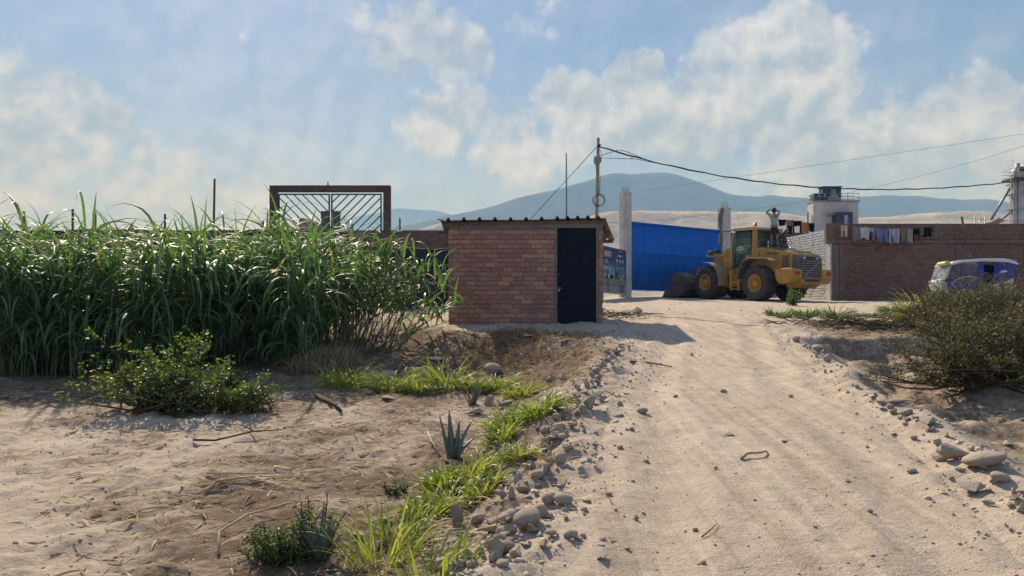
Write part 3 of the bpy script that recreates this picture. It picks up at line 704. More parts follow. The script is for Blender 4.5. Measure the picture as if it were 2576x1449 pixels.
c = mix_(t, mapr(t, noise_(t, co, 7, 6).outputs['Fac'], .4, .7, 0, .3), rp.outputs[0], (.05, .07, .10)); t.links.new(c, b.inputs['Base Color']); b.inputs['Roughness'].default_value = .45
MB().box((bL / 2, .03, BH / 2), (bL, .05, BH)).build('panel', m, bb, bev=.02)
def flat(name, c, rough=.5):
    m, t, b, out = newmat(name); co = nd(t, 'ShaderNodeTexCoord').outputs['Object']
    t.links.new(mix_(t, mapr(t, noise_(t, co, 12, 4).outputs['Fac'], .4, .7, 0, .25), c, tuple(k * .75 for k in c)), b.inputs['Base Color']); b.inputs['Roughness'].default_value = rough; return m
PRW, PRP, PRT, PRD, PRC = flat('print_white', (.62, .64, .66)), flat('print_pink', (.42, .20, .20)), flat('print_teal', (.25, .42, .46)), flat('print_navy', (.03, .045, .08)), flat('print_cream', (.46, .44, .38))
def text_mesh(txt, size, mat, ext=.002, bold=.012):
    cu = bpy.data.curves.new('t', 'FONT'); cu.body = txt; cu.size = size; cu.extrude = ext; cu.offset = bold * size
    o = bpy.data.objects.new('t', cu); COL.objects.link(o); dg = bpy.context.evaluated_depsgraph_get(); dg.update()
    me = bpy.data.meshes.new_from_object(o.evaluated_get(dg)); bpy.data.objects.remove(o); me.materials.clear(); me.materials.append(mat); return me
def lettering(txt, x, z, size, mat, parent, sx_=1.0, y=-.004, name='lettering'):
    return link(name, text_mesh(txt, size, mat), parent, loc=(x, y, z), rot=(R(90), 0, 0), scale=(sx_, 1, 1))
vis = bL * .52      # where the shed stops hiding the print
pk = MB().box((vis + .30, .001, BH - .36), (1.0, .006, .30)).build('print_band', PRP, bb)
lettering('ALES', vis - .12, BH - .46, .30, PRW, bb, 1.25)
lettering('CA,', vis - .12, BH - .80, .27, PRW, bb, 1.2)
lettering('NSPORTE,', vis - .40, BH - 1.13, .27, PRW, bb, 1.28)
for r_ in range(2):
    for k in range(3):
        xx = vis + 1.55 + k * .42; zz = BH - .62 - r_ * .36
        MB().lathe([(0, 0), (.105, 0), (.105, .004)], 20, 'y', (xx, -.002, zz)).build('print_icon', PRT if r_ else PRW, bb)
        MB().box((xx, .0015, zz - .16), (.26, .005, .028)).build('print_caption', PRT, bb)
MB().box((vis + 1.95, .0015, BH - .36), (.66, .005, .10)).build('print_caption', PRC, bb)
MB().box((vis + 2.15, .0015, BH - .13), (.40, .005, .06)).build('print_caption', PRP, bb)
MB().lathe([(0, 0), (.07, 0), (.07, .004)], 12, 'y', (vis + 1.9, -.002, BH - .13)).build('print_icon', PRT, bb)
rs = random.Random(5)
for k in range(34):
    xx = vis - .2 + rs.random() * 2.75; zz = .78 + rs.random() * .33 - .05 * abs(xx - vis - 1.2); s_ = .05 + rs.random() * .12
    MB().prism([(xx - s_, zz - s_ * .5), (xx + s_, zz - s_ * .5), (xx + s_, zz + s_ * .35), (xx, zz + s_ * .8), (xx - s_, zz + s_ * .35)], -.0015 - .0004 * (k % 5), .004).build('print_house', rs.choice([PRC, PRW, PRT, PRD, PRD]), bb)
MB().box((vis + .35, .0005, .45), (.16, .007, .62)).build('print_post', PRD, bb); MB().box((vis + .42, -.0005, .47), (.05, .007, .60)).build('print_post', PRC, bb)
for k in range(2):
    MB().box((vis + 2.25, .0012, .36 - .19 * k), (.62, .006, .13)).build('print_band', PRD, bb)
    for q in range(7): MB().box((vis + 2.03 + q * .075, -.0025, .36 - .19 * k), (.035, .004, .05)).build('print_digit', PRC, bb)
for xx in (.4, bL / 2, bL - .25): MB().box((xx, .11, BH / 2 - .25), (.08, .08, BH + .5)).build('post', STEEL, bb)

# ------------------------------------------------------------------ pole, mast, cables
PD = 22.0
px = (1503 - 1288) / FPX * PD; pz0 = Hs(px, PD); ptop = P(1505, 347, PD).z
pp = empty('power_pole', (px, PD, pz0), 0, 'slim wooden electricity pole with meter box and coiled cable behind the shed', 'pole')
hh = ptop - pz0; POLEW = worn('pole_wood', (.42, .33, .23), (.30, .23, .16), 4, .85, bmp=.004)
MB().tube([(-.03, 0, -.3), (-.02, 0, hh * .3), (-.02, 0, hh * .55), (.01, 0, hh * .82), (.02, 0, hh)], [.055, .052, .05, .048, .045], 10).build('shaft', POLEW, pp)
mzb = P(0, 405, PD).z - pz0
MB().box((-.02, -.09, mzb), (.17, .09, .22)).build('meter_box', STEEL, pp, bev=.01)
MB().box((.0, -.02, mzb + .03), (.22, .12, .14)).build('meter_box', STEEL, pp, bev=.01)
MB().box((.04, -.05, P(0, 368, PD).z - pz0), (.09, .08, .09)).build('insulator', DARKM, pp, bev=.015)
cz = P(0, 505, PD).z - pz0; m = MB()
for k in range(5):
    r_ = .135 + .012 * k; m.tube([(.03 + r_ * math.cos(a), -.08 + .012 * math.sin(3 * a + k), cz + r_ * math.sin(a) * 1.02) for a in np.linspace(0, 2 * math.pi, 25)], .0045, 5, cap=False)
CBL = worn('black_cable', (.03, .03, .035), None, 20, .6, bmp=0); m.build('cable_coil', worn('grey_cable', (.14, .14, .15), None, 20, .6, bmp=0), pp)
m = MB(); m.tube([(.07, -.03, hh * .93), (.13, -.03, hh * .90), (.06, -.03, hh * .86)], .008, 5); m.tube([(-.06, -.06, mzb - .1), (-.03, -.06, mzb - .35), (.07, -.07, cz + .7), (.05, -.07, cz + .15)], .008, 5); m.build('drop_lead', CBL, pp)
ctop = P(1510, 370, PD); cend = P(2640, 446, 27.0)
pts = []
for i in range(61):
    t_ = i / 60; p = ctop.lerp(cend, t_); p.z -= 4 * .80 * t_ * (1 - t_) * (1 - .35 * (t_ - .5)); p.z += .01 * math.sin(i * 1.7); pts.append(p)
pc = MB(); pc.tube(pts, .017, 6); pc.tube([p + Vector((.02 * math.sin(i * .9), .02 * math.cos(i * .9), .012)) for i, p in enumerate(pts)], .010, 5)
tag(pc.build('power_cable', CBL), 'thick twisted black power cable sagging right from the wooden pole', 'cable')
t2 = MB(); t2.tube([P(1508, 392, PD - .05), P(1530, 386, PD), P(1555, 377, PD), P(1575, 381, PD), pts[5]], .009, 5); t2.tube([P(1508, 397, PD), P(1560, 399, PD), P(1600, 400, PD), pts[9]], .009, 5); t2.tube([P(1585, 399, PD), P(1602, 391, PD)], .008, 5)
tag(t2.build('service_cable', CBL), 'thin loose cables joining the pole to the main cable', 'cable')
ga, gb = P(1500, 371, PD), P(1335, 551, 24.5); tag(MB().tube([ga, gb, gb + (gb - ga) * .35], .010, 5).build('guy_wire', DARKM), 'thin guy wire slanting down left from the pole top', 'wire')
md_ = 19.6; mx = (1425 - 1288) / FPX * md_
mm = MB(); z_ = Hs(mx, md_); mm.tube([(mx, md_, z_ - .2), (mx, md_, P(0, 480, md_).z), (mx - .01, md_, P(0, 385, md_).z)], [.022, .02, .018], 8)
tag(mm.build('antenna_mast', STEEL), 'bare straight metal mast rising behind the shed roof', 'mast')
for k, (a, b_, s_) in enumerate([((1540, 492, 60), (2650, 326, 60), .0), ((1200, 560, 60), (2650, 342, 60), 2.2)]):
    line('overhead_wire', P(*a), P(*b_), s_, .012, STEEL, ('upper' if k == 0 else 'lower') + ' of two thin far wires climbing to the right in the sky', 'wire')

# ------------------------------------------------------------------ far plant building and elevator tower
FD = 90.0; s_ = FD / FPX
PB = worn('dusty_white_plaster', (.50, .50, .50), (.38, .38, .38), .6, .85, bmp=.01); FBLU = worn('faded_blue_sheet', (.025, .038, .09), (.018, .028, .07), 1.0, .6, bmp=.004); FGR = worn('dusty_hopper_steel', (.32, .28, .24), (.2, .18, .16), 1.5, .7, bmp=.004)
b0 = P(2046, 570, FD); pbz = 3.0
fb = empty('plant_building', (b0.x, FD, pbz), 0, 'white plant block with blue sheet hopper tower behind the brown wall', 'building')
def fx(u): return (u - 2046) * s_
def fz(v): return P(0, v, FD).z - pbz
MB().box((fx(2103), .9, fz(507) / 2), (fx(2160), 1.8, fz(507))).build('wall', PB, fb, bev=.05)
MB().box((fx(2103), .9, fz(507) + .06), (fx(2160) + .2, 2.0, .14)).build('roof_slab', FGR, fb)
tb = MB().prism([(fx(2073), fz(471)), (fx(2119), fz(468)), (fx(2119), fz(497)), (fx(2114), fz(503)), (fx(2073), fz(503))], .3, 1.6).build('upper_cabin', FBLU, fb, bev=.03)
MB().box((fx(2096), .95, fz(468.6)), (fx(2122) - fx(2071), 1.5, .10)).build('cabin_roof', FBLU, tb)
MB().box((fx(2098), .27, fz(483)), (.42, .08, .95)).build('window', glassmat('far_glass', (.6, .65, .65), .1, .9), tb)
MB().box((fx(2061), .9, fz(497)), (fx(2073) - fx(2050), 1.2, 1.0)).build('machine_box', FBLU, fb, bev=.03)
MB().lathe([(.95, fz(506)), (.85, fz(502)), (.32, fz(488)), (.26, fz(474)), (.0, fz(473))], 10, 'z', (fx(2098), .2, 0)).build('hopper', FGR, fb)
MB().box((fx(2114), -.55, fz(537) / 2), (fx(2135) - fx(2093), 1.1, fz(537))).build('lower_cabin', FBLU, fb, bev=.03)
MB().box((fx(2118), -1.12, fz(555)), (.45, .06, 1.0)).build('window', glassmat('far_pane', (.6, .65, .65), .1, .9), fb)
MB().box((fx(2088), -.5, fz(541)), (1.0, .9, .08)).build('canopy', FGR, fb)
ra = MB()
for zz in (fz(495), fz(487)):
    ra.tube([(fx(2046), -.1, zz), (fx(2160), -.1, zz), (fx(2160), 1.8, zz), (fx(2046), 1.8, zz), (fx(2046), -.1, zz)], .03, 5)
for k in range(9): ra.tube([(fx(2046 + 114 * k / 8), -.1, fz(507)), (fx(2046 + 114 * k / 8), -.1, fz(487))], .03, 5)
ra.build('railing', STEEL, fb)
MB().tube([(fx(2040), 1, 0), (fx(2040), 1, fz(530))], .12, 6).build('vent_pipe', FGR, fb)
TD = 75.0; ts_ = TD / FPX; tz = 3.0
tw = empty('elevator_tower', (P(2556, 0, TD).x, TD, tz), 0, 'tall grey bucket elevator tower with platform at the right edge', 'tower')
def tx(u): return (u - 2556) * ts_
def tzz(v): return P(0, v, TD).z - tz
GALV = worn('galvanised_steel', (.42, .41, .40), (.30, .29, .28), .8, .55, .3, bmp=.003)
MB().box((tx(2566), 0, tzz(437) / 2), (tx(2576) - tx(2558), .7, tzz(437))).build('leg_casing', GALV, tw, bev=.02)
MB().box((tx(2549), 0, tzz(437) / 2), (tx(2554) - tx(2544), .6, tzz(437))).build('leg_casing', GALV, tw, bev=.02)
MB().tube([(tx(2557), -.3, 0), (tx(2557), -.3, tzz(440))], .07, 6).build('down_pipe', GALV, tw)
hd = MB(); hd.lathe([(.55, tzz(452)), (.58, tzz(435)), (.45, tzz(425)), (.2, tzz(419)), (.2, tzz(411)), (0, tzz(411))], 12, 'z', (tx(2560), 0, 0)); hd.build('elevator_head', GALV, tw)
MB().box((tx(2566), -.3, tzz(428)), (.75, .5, .5)).build('drive_motor', DARKM, tw, bev=.06)
MB().box((tx(2563), 0, tzz(452)), (tx(2592) - tx(2537), 2.0, .14)).build('platform', DARKM, tw)
rl = MB()
for vv in (445, 437, 428):
    rl.tube([(tx(2533), -1, tzz(vv)), (tx(2594), -1, tzz(vv)), (tx(2594), 1, tzz(vv)), (tx(2533), 1, tzz(vv)), (tx(2533), -1, tzz(vv))], .028, 5)
for uu in (2533, 2546, 2564, 2580, 2594): rl.tube([(tx(uu), -1, tzz(452)), (tx(uu), -1, tzz(428))], .028, 5)
rl.build('railing', GALV, tw)
ld = MB()
for uu in (2535, 2541): ld.tube([(tx(uu), -.5, 0), (tx(uu), -.5, tzz(440))], .03, 5)
for k in range(40): ld.tube([(tx(2535), -.5, k * .36), (tx(2541), -.5, k * .36)], .02, 4)
ld.build('ladder', GALV, tw)
MB().tube([(tx(2490), -.2, tzz(553)), (tx(2544), -.2, tzz(463))], .13, 8).build('spout_pipe', STEEL, tw)
MB().tube([(tx(2500), -.2, tzz(565)), (tx(2550), -.2, tzz(527))], .11, 8).build('spout_pipe', STEEL, tw)
for vv in (465, 490, 528): MB().box((tx(2557), 0, tzz(vv)), (tx(2578) - tx(2537), .9, .10)).build('brace_band', STEEL, tw)
for a, b_ in (((2566, 535), (2590, 575)),): MB().tube([(tx(a[0]), .3, tzz(a[1])), (tx(b_[0]), .3, tzz(b_[1]))], .08, 6).build('strut', STEEL, tw)
MB().prism([(tx(2474), tzz(562)), (tx(2508), tzz(562)), (tx(2503), tzz(555)), (tx(2494), tzz(552)), (tx(2486), tzz(556))], -1.2, .8).build('intake_hopper', FGR, tw)
MB().box((tx(2490), -.2, tzz(562) / 2), (1.0, 1.0, tzz(562))).build('intake_leg', FGR, tw)
# wind machine posts above the wall
for u_, v_, w__ in ((2452, 545, 'leftmost'), (2464, 540, 'tallest'), (2478, 547, 'rightmost')):
    a = P(u_, v_, 60); tag(MB().tube([(a.x, 60, 3), a], .035, 5).build('thin_post', STEEL), w__ + ' of three thin posts showing above the brown wall by the tower', 'post', 'thin posts behind the brown wall')

# ------------------------------------------------------------------ left side: brick wall, steel gate, shade net, gable
lw = empty('brick_wall', (-9.5, 28.6, 1.9), 0, 'brown brick wall behind the steel gate frame and tall grass', 'wall')
LWL = 9.5; LH = P(0, 583, 28.6).z - 1.9
w = MB().box((LWL / 2, .12, LH / 2 - .1), (LWL, .2, LH + .2)).build('wall_core', MORTAR_D, lw)
brick_panel(w, LWL, LH, (B_WALL, B_WALLS), bl=.225, bh=.088, j=.018, proud=-.016, depth=.05, nparts=260, key=lambda c: -c[1] - .35 * c[0])
MB().box((LWL / 2, .12, LH + .03), (LWL, .25, .06)).build('coping', CONC, lw, bev=.01)
SG = 24.0; sg0 = P(680, 0, SG).x; sg1 = P(983, 0, SG).x; sgz = Hs((sg0 + sg1) / 2, SG) - .05
sg = empty('steel_gate', (sg0, SG, sgz), 0, 'tall brown steel gate frame with chevron bars above the grass', 'gate')
GW = sg1 - sg0; top = P(0, 467, SG).z - sgz; PW = .22
for xx in (PW / 2, GW - PW / 2): MB().box((xx, 0, top / 2 - .1), (PW, .2, top + .2)).build('post', RUST, sg, bev=.01)
MB().box((GW / 2, 0, top - .10), (GW - 2 * PW - .004, .19, .20)).build('lintel', RUST, sg, bev=.01)
SLAT = worn('gate_bar_paint', (.07, .055, .055), (.05, .042, .042), 6, .55, bmp=.001)
inn = GW / 2 - PW; gtop = top - .25; gbot = .25
def clipseg(p, q, x0, x1, z0, z1):
    t0, t1 = 0., 1.; d = (q[0] - p[0], q[1] - p[1])
    for pk_, qk in ((-d[0], p[0] - x0), (d[0], x1 - p[0]), (-d[1], p[1] - z0), (d[1], z1 - p[1])):
        if abs(pk_) < 1e-9:
            if qk < 0: return None
            continue
        r_ = qk / pk_
        if pk_ < 0: t0 = max(t0, r_)
        else: t1 = min(t1, r_)
    return None if t0 >= t1 else ((p[0] + d[0] * t0, p[1] + d[1] * t0), (p[0] + d[0] * t1, p[1] + d[1] * t1))
for side in (0, 1):
    x0 = PW + .03 if side == 0 else GW / 2 + .02; x1 = GW / 2 - .02 if side == 0 else GW - PW - .06
    leaf = MB()
    leaf.box((x0 + .02, 0, (gtop + gbot) / 2), (.04, .05, gtop - gbot)); leaf.box((x1 - .02, 0, (gtop + gbot) / 2), (.04, .05, gtop - gbot))
    leaf.box(((x0 + x1) / 2, 0, gtop - .02), (x1 - x0 - .082, .048, .04)); leaf.box(((x0 + x1) / 2, 0, gbot + .02), (x1 - x0 - .082, .048, .04))
    lf = leaf.build('leaf_frame', SLAT, sg)
    k = -2.0
    while k < 6.0:
        p, q = ((x0 + k - 4, gtop + 4), (x0 + k + 4, gtop - 4)) if side == 0 else ((x1 - k + 4, gtop + 4), (x1 - k - 4, gtop - 4))
        c_ = clipseg(p, q, x0 + .04, x1 - .04, gbot + .04, gtop - .04)
        if c_ and math.dist(*c_) > .1: MB().bar((c_[0][0], 0, c_[0][1]), (c_[1][0], 0, c_[1][1]), .03, .032).build('bar', SLAT, lf)
        k += .272 if False else .272
    xp_ = (GW / 2 - .17) if side == 0 else (GW / 2 + .17)
    LOCKP = worn('grey_green_plate', (.10, .125, .12), (.075, .095, .09), 5, .5, bmp=.001)
    MB().box((xp_ + (.03 if side else -.0), -.045, P(0, 566, SG).z - sgz), (.24, .03, .86)).build('lock_plate', LOCKP, sg, bev=.004)
MB().tube([(GW / 2 - .08, 0, top - .05), (GW / 2 - .08, 0, top + .12)], [.03, .012], 6).build('drop_bolt', DARKM, sg)
gb_ = empty('gable_building', (P(752, 0, 48).x, 48, 2.8), 0, 'pale gable end of a low building seen through the steel gate', 'building')
gz = lambda v: P(0, v, 48).z - 2.8; gx = lambda u: (u - 752) * 48 / FPX
PLAS = worn('pale_plaster', (.30, .27, .24), (.24, .215, .19), 1, .9, bmp=.01)
MB().prism([(gx(752), 0), (gx(836), 0), (gx(836), gz(575)), (gx(815), gz(566)), (gx(780), gz(555)), (gx(756), gz(548)), (gx(752), gz(552))], 0, 5).build('wall', PLAS, gb_, bev=.03)
MB().bar((gx(749), 2.5, gz(547)), (gx(838), 2.5, gz(574)), 5.3, .1).build('roof', FGR, gb_)
# shade net fence
NETM, t, b, out = newmat('shade_net'); co = nd(t, 'ShaderNodeTexCoord').outputs['Object']
n = noise_(t, co, 3, 6).outputs['Fac']; t.links.new(mix_(t, mapr(t, n, .35, .65), (.010, .014, .022), (.022, .028, .038)), b.inputs['Base Color']); b.inputs['Roughness'].default_value = .8
wv = noise_(t, co, 300, 2).outputs['Fac']; tr = nd(t, 'ShaderNodeBsdfTransparent'); mx = nd(t, 'ShaderNodeMixShader')
t.links.new(mapr(t, wv, .3, .4, .86, 1.0), mx.inputs[0]); t.links.new(tr.outputs[0], mx.inputs[1]); t.links.new(b.outputs[0], mx.inputs[2]); t.links.new(mx.outputs[0], out.inputs[0]); bump(t, b, n, .03)
def net(name, pts, tops, label, posts):
    e = empty(name, (pts[0][0], pts[0][1], Hs(*pts[0])), 0, label, 'fence')
    o0 = Vector(e.location); V = []; n_ = 60
    P2 = [Vector((a[0], a[1], 0)) for a in pts]; seg = [(P2[i + 1] - P2[i]).length for i in range(len(P2) - 1)]; tot = sum(seg)
    for i in range(n_ + 1):
        f = i / n_ * tot; k = 0
        while k < len(seg) - 1 and f > seg[k]: f -= seg[k]; k += 1
        p = P2[k].lerp(P2[k + 1], f / seg[k]); tp = tops[k] + (tops[k + 1] - tops[k]) * f / seg[k]; tp += .012 * math.sin(i * 1.3) + .02 * math.sin(i * .37)
        zb_ = Hs(p.x, p.y) - .05
        for j in range(9):
            tz_ = j / 8; V.append((p.x - o0.x, p.y - o0.y + .05 * math.sin(i * .9 + j) * tz_ * (1 - tz_) * 4, zb_ + (tp - zb_) * tz_ - o0.z))
    F = [(i * 9 + j, (i + 1) * 9 + j, (i + 1) * 9 + j + 1, i * 9 + j + 1) for i in range(n_) for j in range(8)]
    nt = link('net', np_mesh('net', V, F, mat=NETM), e)
    MB().tube([(V[i * 9 + 8][0], V[i * 9 + 8][1] - .02, V[i * 9 + 8][2]) for i in range(n_ + 1)], .012, 5).build('top_wire', STEEL, e)
    for (u_, v_, dd, lean) in posts:
        a = P(u_, v_, dd); zz = Hs(a.x, a.y); MB().tube([(a.x - o0.x - lean, a.y - o0.y, zz - o0.z - .2), (a.x - o0.x - lean * .3, a.y - o0.y, (zz + a.z) / 2 - o0.z), (a.x - o0.x, a.y - o0.y, a.z - o0.z)], [.035, .032, .028], 7).build('post', POSTM, e)
    return e
POSTM = worn('old_post_wood', (.14, .10, .09), (.09, .065, .06), 6, .85, bmp=.003)
net('shade_net_fence', [(-19, 18.6), (-11.5, 19.6), (-6.35, 23.6)], [3.75, 3.78, 4.22], 'long black shade net fence standing behind the tall grass', [(60, 532, 18.9, .0), (183, 526, 19.05, .02), (240, 534, 19.3, .0), (415, 538, 20.0, .0), (540, 450, 20.4, .12), (333, 568, 19.6, 0), (662, 555, 22.5, 0)])
net('shade_net_fence', [(-3.72, 24.1), (-.6, 24.3), (2.2, 24.5)], [3.72, 3.72, 3.74], 'dark blue shade net between the steel gate and the shed', [(1006, 549, 24.0, .0)])
# ------------------------------------------------------------------ wheel loader (local frame: x forward, y left, z up)
YEL = worn('loader_yellow_paint', (.48, .255, .035), (.36, .185, .03), 2.4, .5, 0, dust=.75, dustcol=(.30, .22, .13), bmp=.0015, spec=.4, contrast=(.3, .7))
YDUST = worn('dusty_fender_paint', (.34, .25, .12), (.24, .185, .11), 3, .75, 0, dust=.9, bmp=.002)
LGREY = worn('loader_grey_plastic', (.085, .085, .085), (.055, .055, .055), 5, .6, 0, dust=.5, bmp=.001)
TYRE = worn('tyre_rubber', (.035, .034, .036), (.055, .052, .05), 5, .9, 0, dust=.65, dustcol=(.20, .17, .14), bmp=.004, spec=.2)
BUCK = worn('bucket_steel', (.14, .118, .11), (.085, .075, .072), 2.5, .6, .3, dust=.5, dustcol=(.2, .16, .13), bmp=.004)
CGLASS = glassmat('cab_glass', (.80, .92, .88), .03, .13)
REDL = worn('red_lens', (.35, .03, .02), None, 8, .25, bmp=0); LENS = worn('clear_lens', (.5, .5, .48), None, 8, .2, bmp=0)
ORANGE = worn('orange_beacon', (.75, .12, .03), (.65, .09, .02), 8, .3, bmp=0)
ROOFP = worn('cab_roof_paint', (.50, .42, .22), (.40, .33, .18), 3, .6, 0, dust=.6, dustcol=(.45, .40, .30), bmp=.001)
CABIN = worn('cab_interior', (.02, .021, .023), (.03, .03, .032), 6, .7)
CHROME = worn('worn_chrome', (.55, .55, .55), (.4, .4, .4), 9, .25, .9, bmp=0)
hx = Vector((-.47, .88, 0)).normalized(); lx = Vector((-hx.y, hx.x, 0)); O2 = Vector((11.2, 36.63))
zf = np.mean([Hs(*(O2 + Vector((hx.x, hx.y)) * 1.6 + Vector((lx.x, lx.y)) * k)) for k in (-1, 1)]); zr_ = np.mean([Hs(*(O2 - Vector((hx.x, hx.y)) * 1.6 + Vector((lx.x, lx.y)) * k)) for k in (-1, 1)])
X3 = Vector((hx.x, hx.y, (zf - zr_) / 3.2)).normalized(); Y3 = lx - X3 * lx.dot(X3); Y3.normalize(); Z3 = X3.cross(Y3)
LM = Matrix((X3, Y3, Z3)).transposed().to_4x4(); LM.translation = Vector((O2.x, O2.y, (zf + zr_) / 2 - .015))
L = empty('wheel_loader'); L.matrix_world = LM
tag(L, 'dusty yellow wheel loader with raised-hood engine parked before the blue gate', 'loader')
L['label'] = 'dusty yellow wheel loader with dark bucket parked before the blue gate'
WR = .80
def wheel():
    m = MB(); prof = [(.36, .20), (.42, .27), (.55, .31), (.68, .305), (.74, .27), (.765, .18), (.77, 0)]
    prof = prof + [(r, -y) for r, y in prof[::-1][1:]]
    m.lathe(prof, 40, 'y')
    nl = 22
    for k in range(nl):
        for s in (-1, 1):
            a0 = 2 * math.pi * (k + (.5 if s > 0 else 0)) / nl
            pts = []
            for (yy, da, r0, r1) in ((.02, .10, .755, .80), (.16, .02, .755, .80), (.29, -.05, .70, .79), (.315, -.06, .60, .735)):
                pts.append((yy * s, a0 + da, r0, r1))
            w = .075; vs = []
            for yy, a, r0, r1 in pts:
                for aa, rr in ((a - w, r0), (a - w * .75, r1), (a + w * .75, r1), (a + w, r0)):
                    vs.append((rr * math.cos(aa), yy, rr * math.sin(aa)))
            fs = [(i * 4 + q, i * 4 + q + 1, i * 4 + q + 5, i * 4 + q + 4) for i in range(3) for q in range(3)] + [(0, 1, 2, 3), (12, 13, 14, 15)]
            m.add(vs, fs)
    return m
TW = wheel().mesh('tyre', TYRE)
rm = MB(); rm.lathe([(.395, .265), (.40, .30), (.365, .305), (.345, .27), (.33, .12), (.29, .09), (.17, .10), (.15, .16), (.13, .25), (.10, .275), (0, .28)], 28, 'y')
for k in range(10):
    a = 2 * math.pi * k / 10; rm.lathe([(0, .125), (.018, .125), (.018, .09)], 6, 'y', (.225 * math.cos(a), 0, .225 * math.sin(a)))
RIM = rm.mesh('rim', YEL)
for sx in (1.6, -1.6):
    for sy in (1, -1):
        w = empty('wheel', (sx, sy * 1.0, WR - .02), 0 if sy > 0 else math.pi); w.parent = L; w.rotation_euler[1] = random.random()
        link('tyre', TW, w); link('rim', RIM, w)
def part(name, m, mat, bev=0, parent=None): return m.build(name, mat, parent or L, bev=bev)
fr_ = MB(); fr_.prism([(-3.0, .75), (-.2, .70), (-.2, 1.25), (-3.0, 1.35)], -.5, .5); part('rear_frame', fr_, YEL, .02)
ax = MB(); 
for sx in (1.6, -1.6): ax.tube([(sx, -.75, .8), (sx, .75, .8)], .17, 12)
part('axle', ax, DARKM)
ff = MB(); ff.prism([(.25, .62), (1.2, .55), (2.15, .60), (2.25, 1.0), (1.9, 1.35), (.9, 1.45), (.3, 1.25)], -.46, .46); part('front_frame', ff, YEL, .03)
jt = MB(); jt.lathe([(.16, .6), (.16, 1.4)], 14, 'z', (.02, 0, 0)); jt.tube([(-.5, .42, 1.0), (.7, .36, 1.0)], .055, 8); jt.tube([(-.5, -.42, 1.0), (.7, -.36, 1.0)], .055, 8); part('articulation_joint', jt, DARKM)
# tower plates that carry the arms
for sy in (.50, -.50):
    tp = MB(); tp.prism([(.50, 1.15), (1.55, 1.1), (1.6, 1.5), (1.25, 2.15), (1.0, 2.42), (.72, 2.40), (.52, 2.0)], sy - .04, sy + .04); part('tower_plate', tp, YEL, .012)
tc = MB(); tc.box((.62, 0, 1.75), (.10, .91, .9)); part('tower_crossplate', tc, YEL, .02)
# lift arms
for sy in (.36, -.36):
    am = MB(); am.prism([(.85, 2.30), (1.15, 2.38), (1.9, 1.95), (2.5, 1.25), (2.95, .62), (2.85, .36), (2.62, .36), (2.25, .95), (1.75, 1.6), (.88, 2.05)], sy - .06, sy + .06); part('lift_arm', am, YEL, .012)
ac = MB(); ac.tube([(2.1, -.36, 1.4), (2.1, .36, 1.4)], .14, 12); part('arm_crosstube', ac, YEL)
bcn = MB(); bcn.prism([(1.7, 2.05), (2.0, 2.18), (2.35, 1.55), (2.55, .95), (2.38, .9), (2.1, 1.3)], -.08, .08); part('bell_crank', bcn, YEL, .01)
tl = MB(); tl.tube([(.8, 0, 2.15), (1.5, 0, 2.12)], .09, 10); tl.tube([(1.5, 0, 2.12), (1.95, 0, 2.1)], .045, 8); part('tilt_cylinder', tl, DARKM)
for sy in (.22, -.22):
    lc = MB(); lc.tube([(.9, sy, 1.0), (1.5, sy, 1.35)], .075, 10); lc.tube([(1.5, sy, 1.35), (1.95, sy, 1.6)], .04, 8); part('lift_cylinder', lc, DARKM)
# headlights on brackets
for sy in (.78, -.78):
    hb = MB(); hb.bar((1.05, sy * .7, 2.10), (1.6, sy, 2.12), .09, .12); hb.bar((1.45, sy, 2.05), (2.0, sy, 2.08), .22, .08); part('light_bracket', hb, YEL, .015)
    hl = MB(); hl.box((1.78, sy, 2.22), (.26, .3, .2)); h_ = part('headlight', hl, LGREY, .03)
    part('lens', MB().box((1.915, sy, 2.22), (.02, .26, .16)), LENS, 0, h_)
    h2 = MB(); h2.box((1.42, sy * .95, 2.30), (.2, .2, .18)); part('turn_lamp', h2, DARKM, .02)
# bucket: open to the front
bp = [(4.45, .03), (3.35, .05), (3.0, .16), (2.82, .42), (2.80, .75), (2.92, 1.05), (3.20, 1.24), (3.62, 1.27)]
bi = [(4.40, .075), (3.37, .10), (3.05, .20), (2.88, .44), (2.86, .74), (2.97, 1.01), (3.22, 1.19), (3.62, 1.225)]
bk = MB(); bk.prism(bp + bi[::-1], -1.40, 1.40); bkt = part('bucket', bk, BUCK, .006)
for sy in (-1.43, 1.43):
    sp = MB(); sp.prism(bp[:1] + [(4.40, .10), (3.72, 1.24), (3.62, 1.27)] + bp[1:-1][::-1], sy - .03, sy + .03); part('side_plate', sp, BUCK, .006, bkt)
part('cutting_edge', MB().prism([(4.30, .0), (4.62, .0), (4.60, .03), (4.30, .06)], -1.46, 1.46), BUCK, .004, bkt)
part('side_wear_plate', MB().prism([(4.2, .05), (4.52, .03), (4.3, .42), (3.6, .45), (3.5, .06)], 1.462, 1.49), BUCK, .004, bkt)
part('spill_guard', MB().box((3.25, 0, 1.40), (.5, 1.3, .14)), BUCK, .02, bkt)
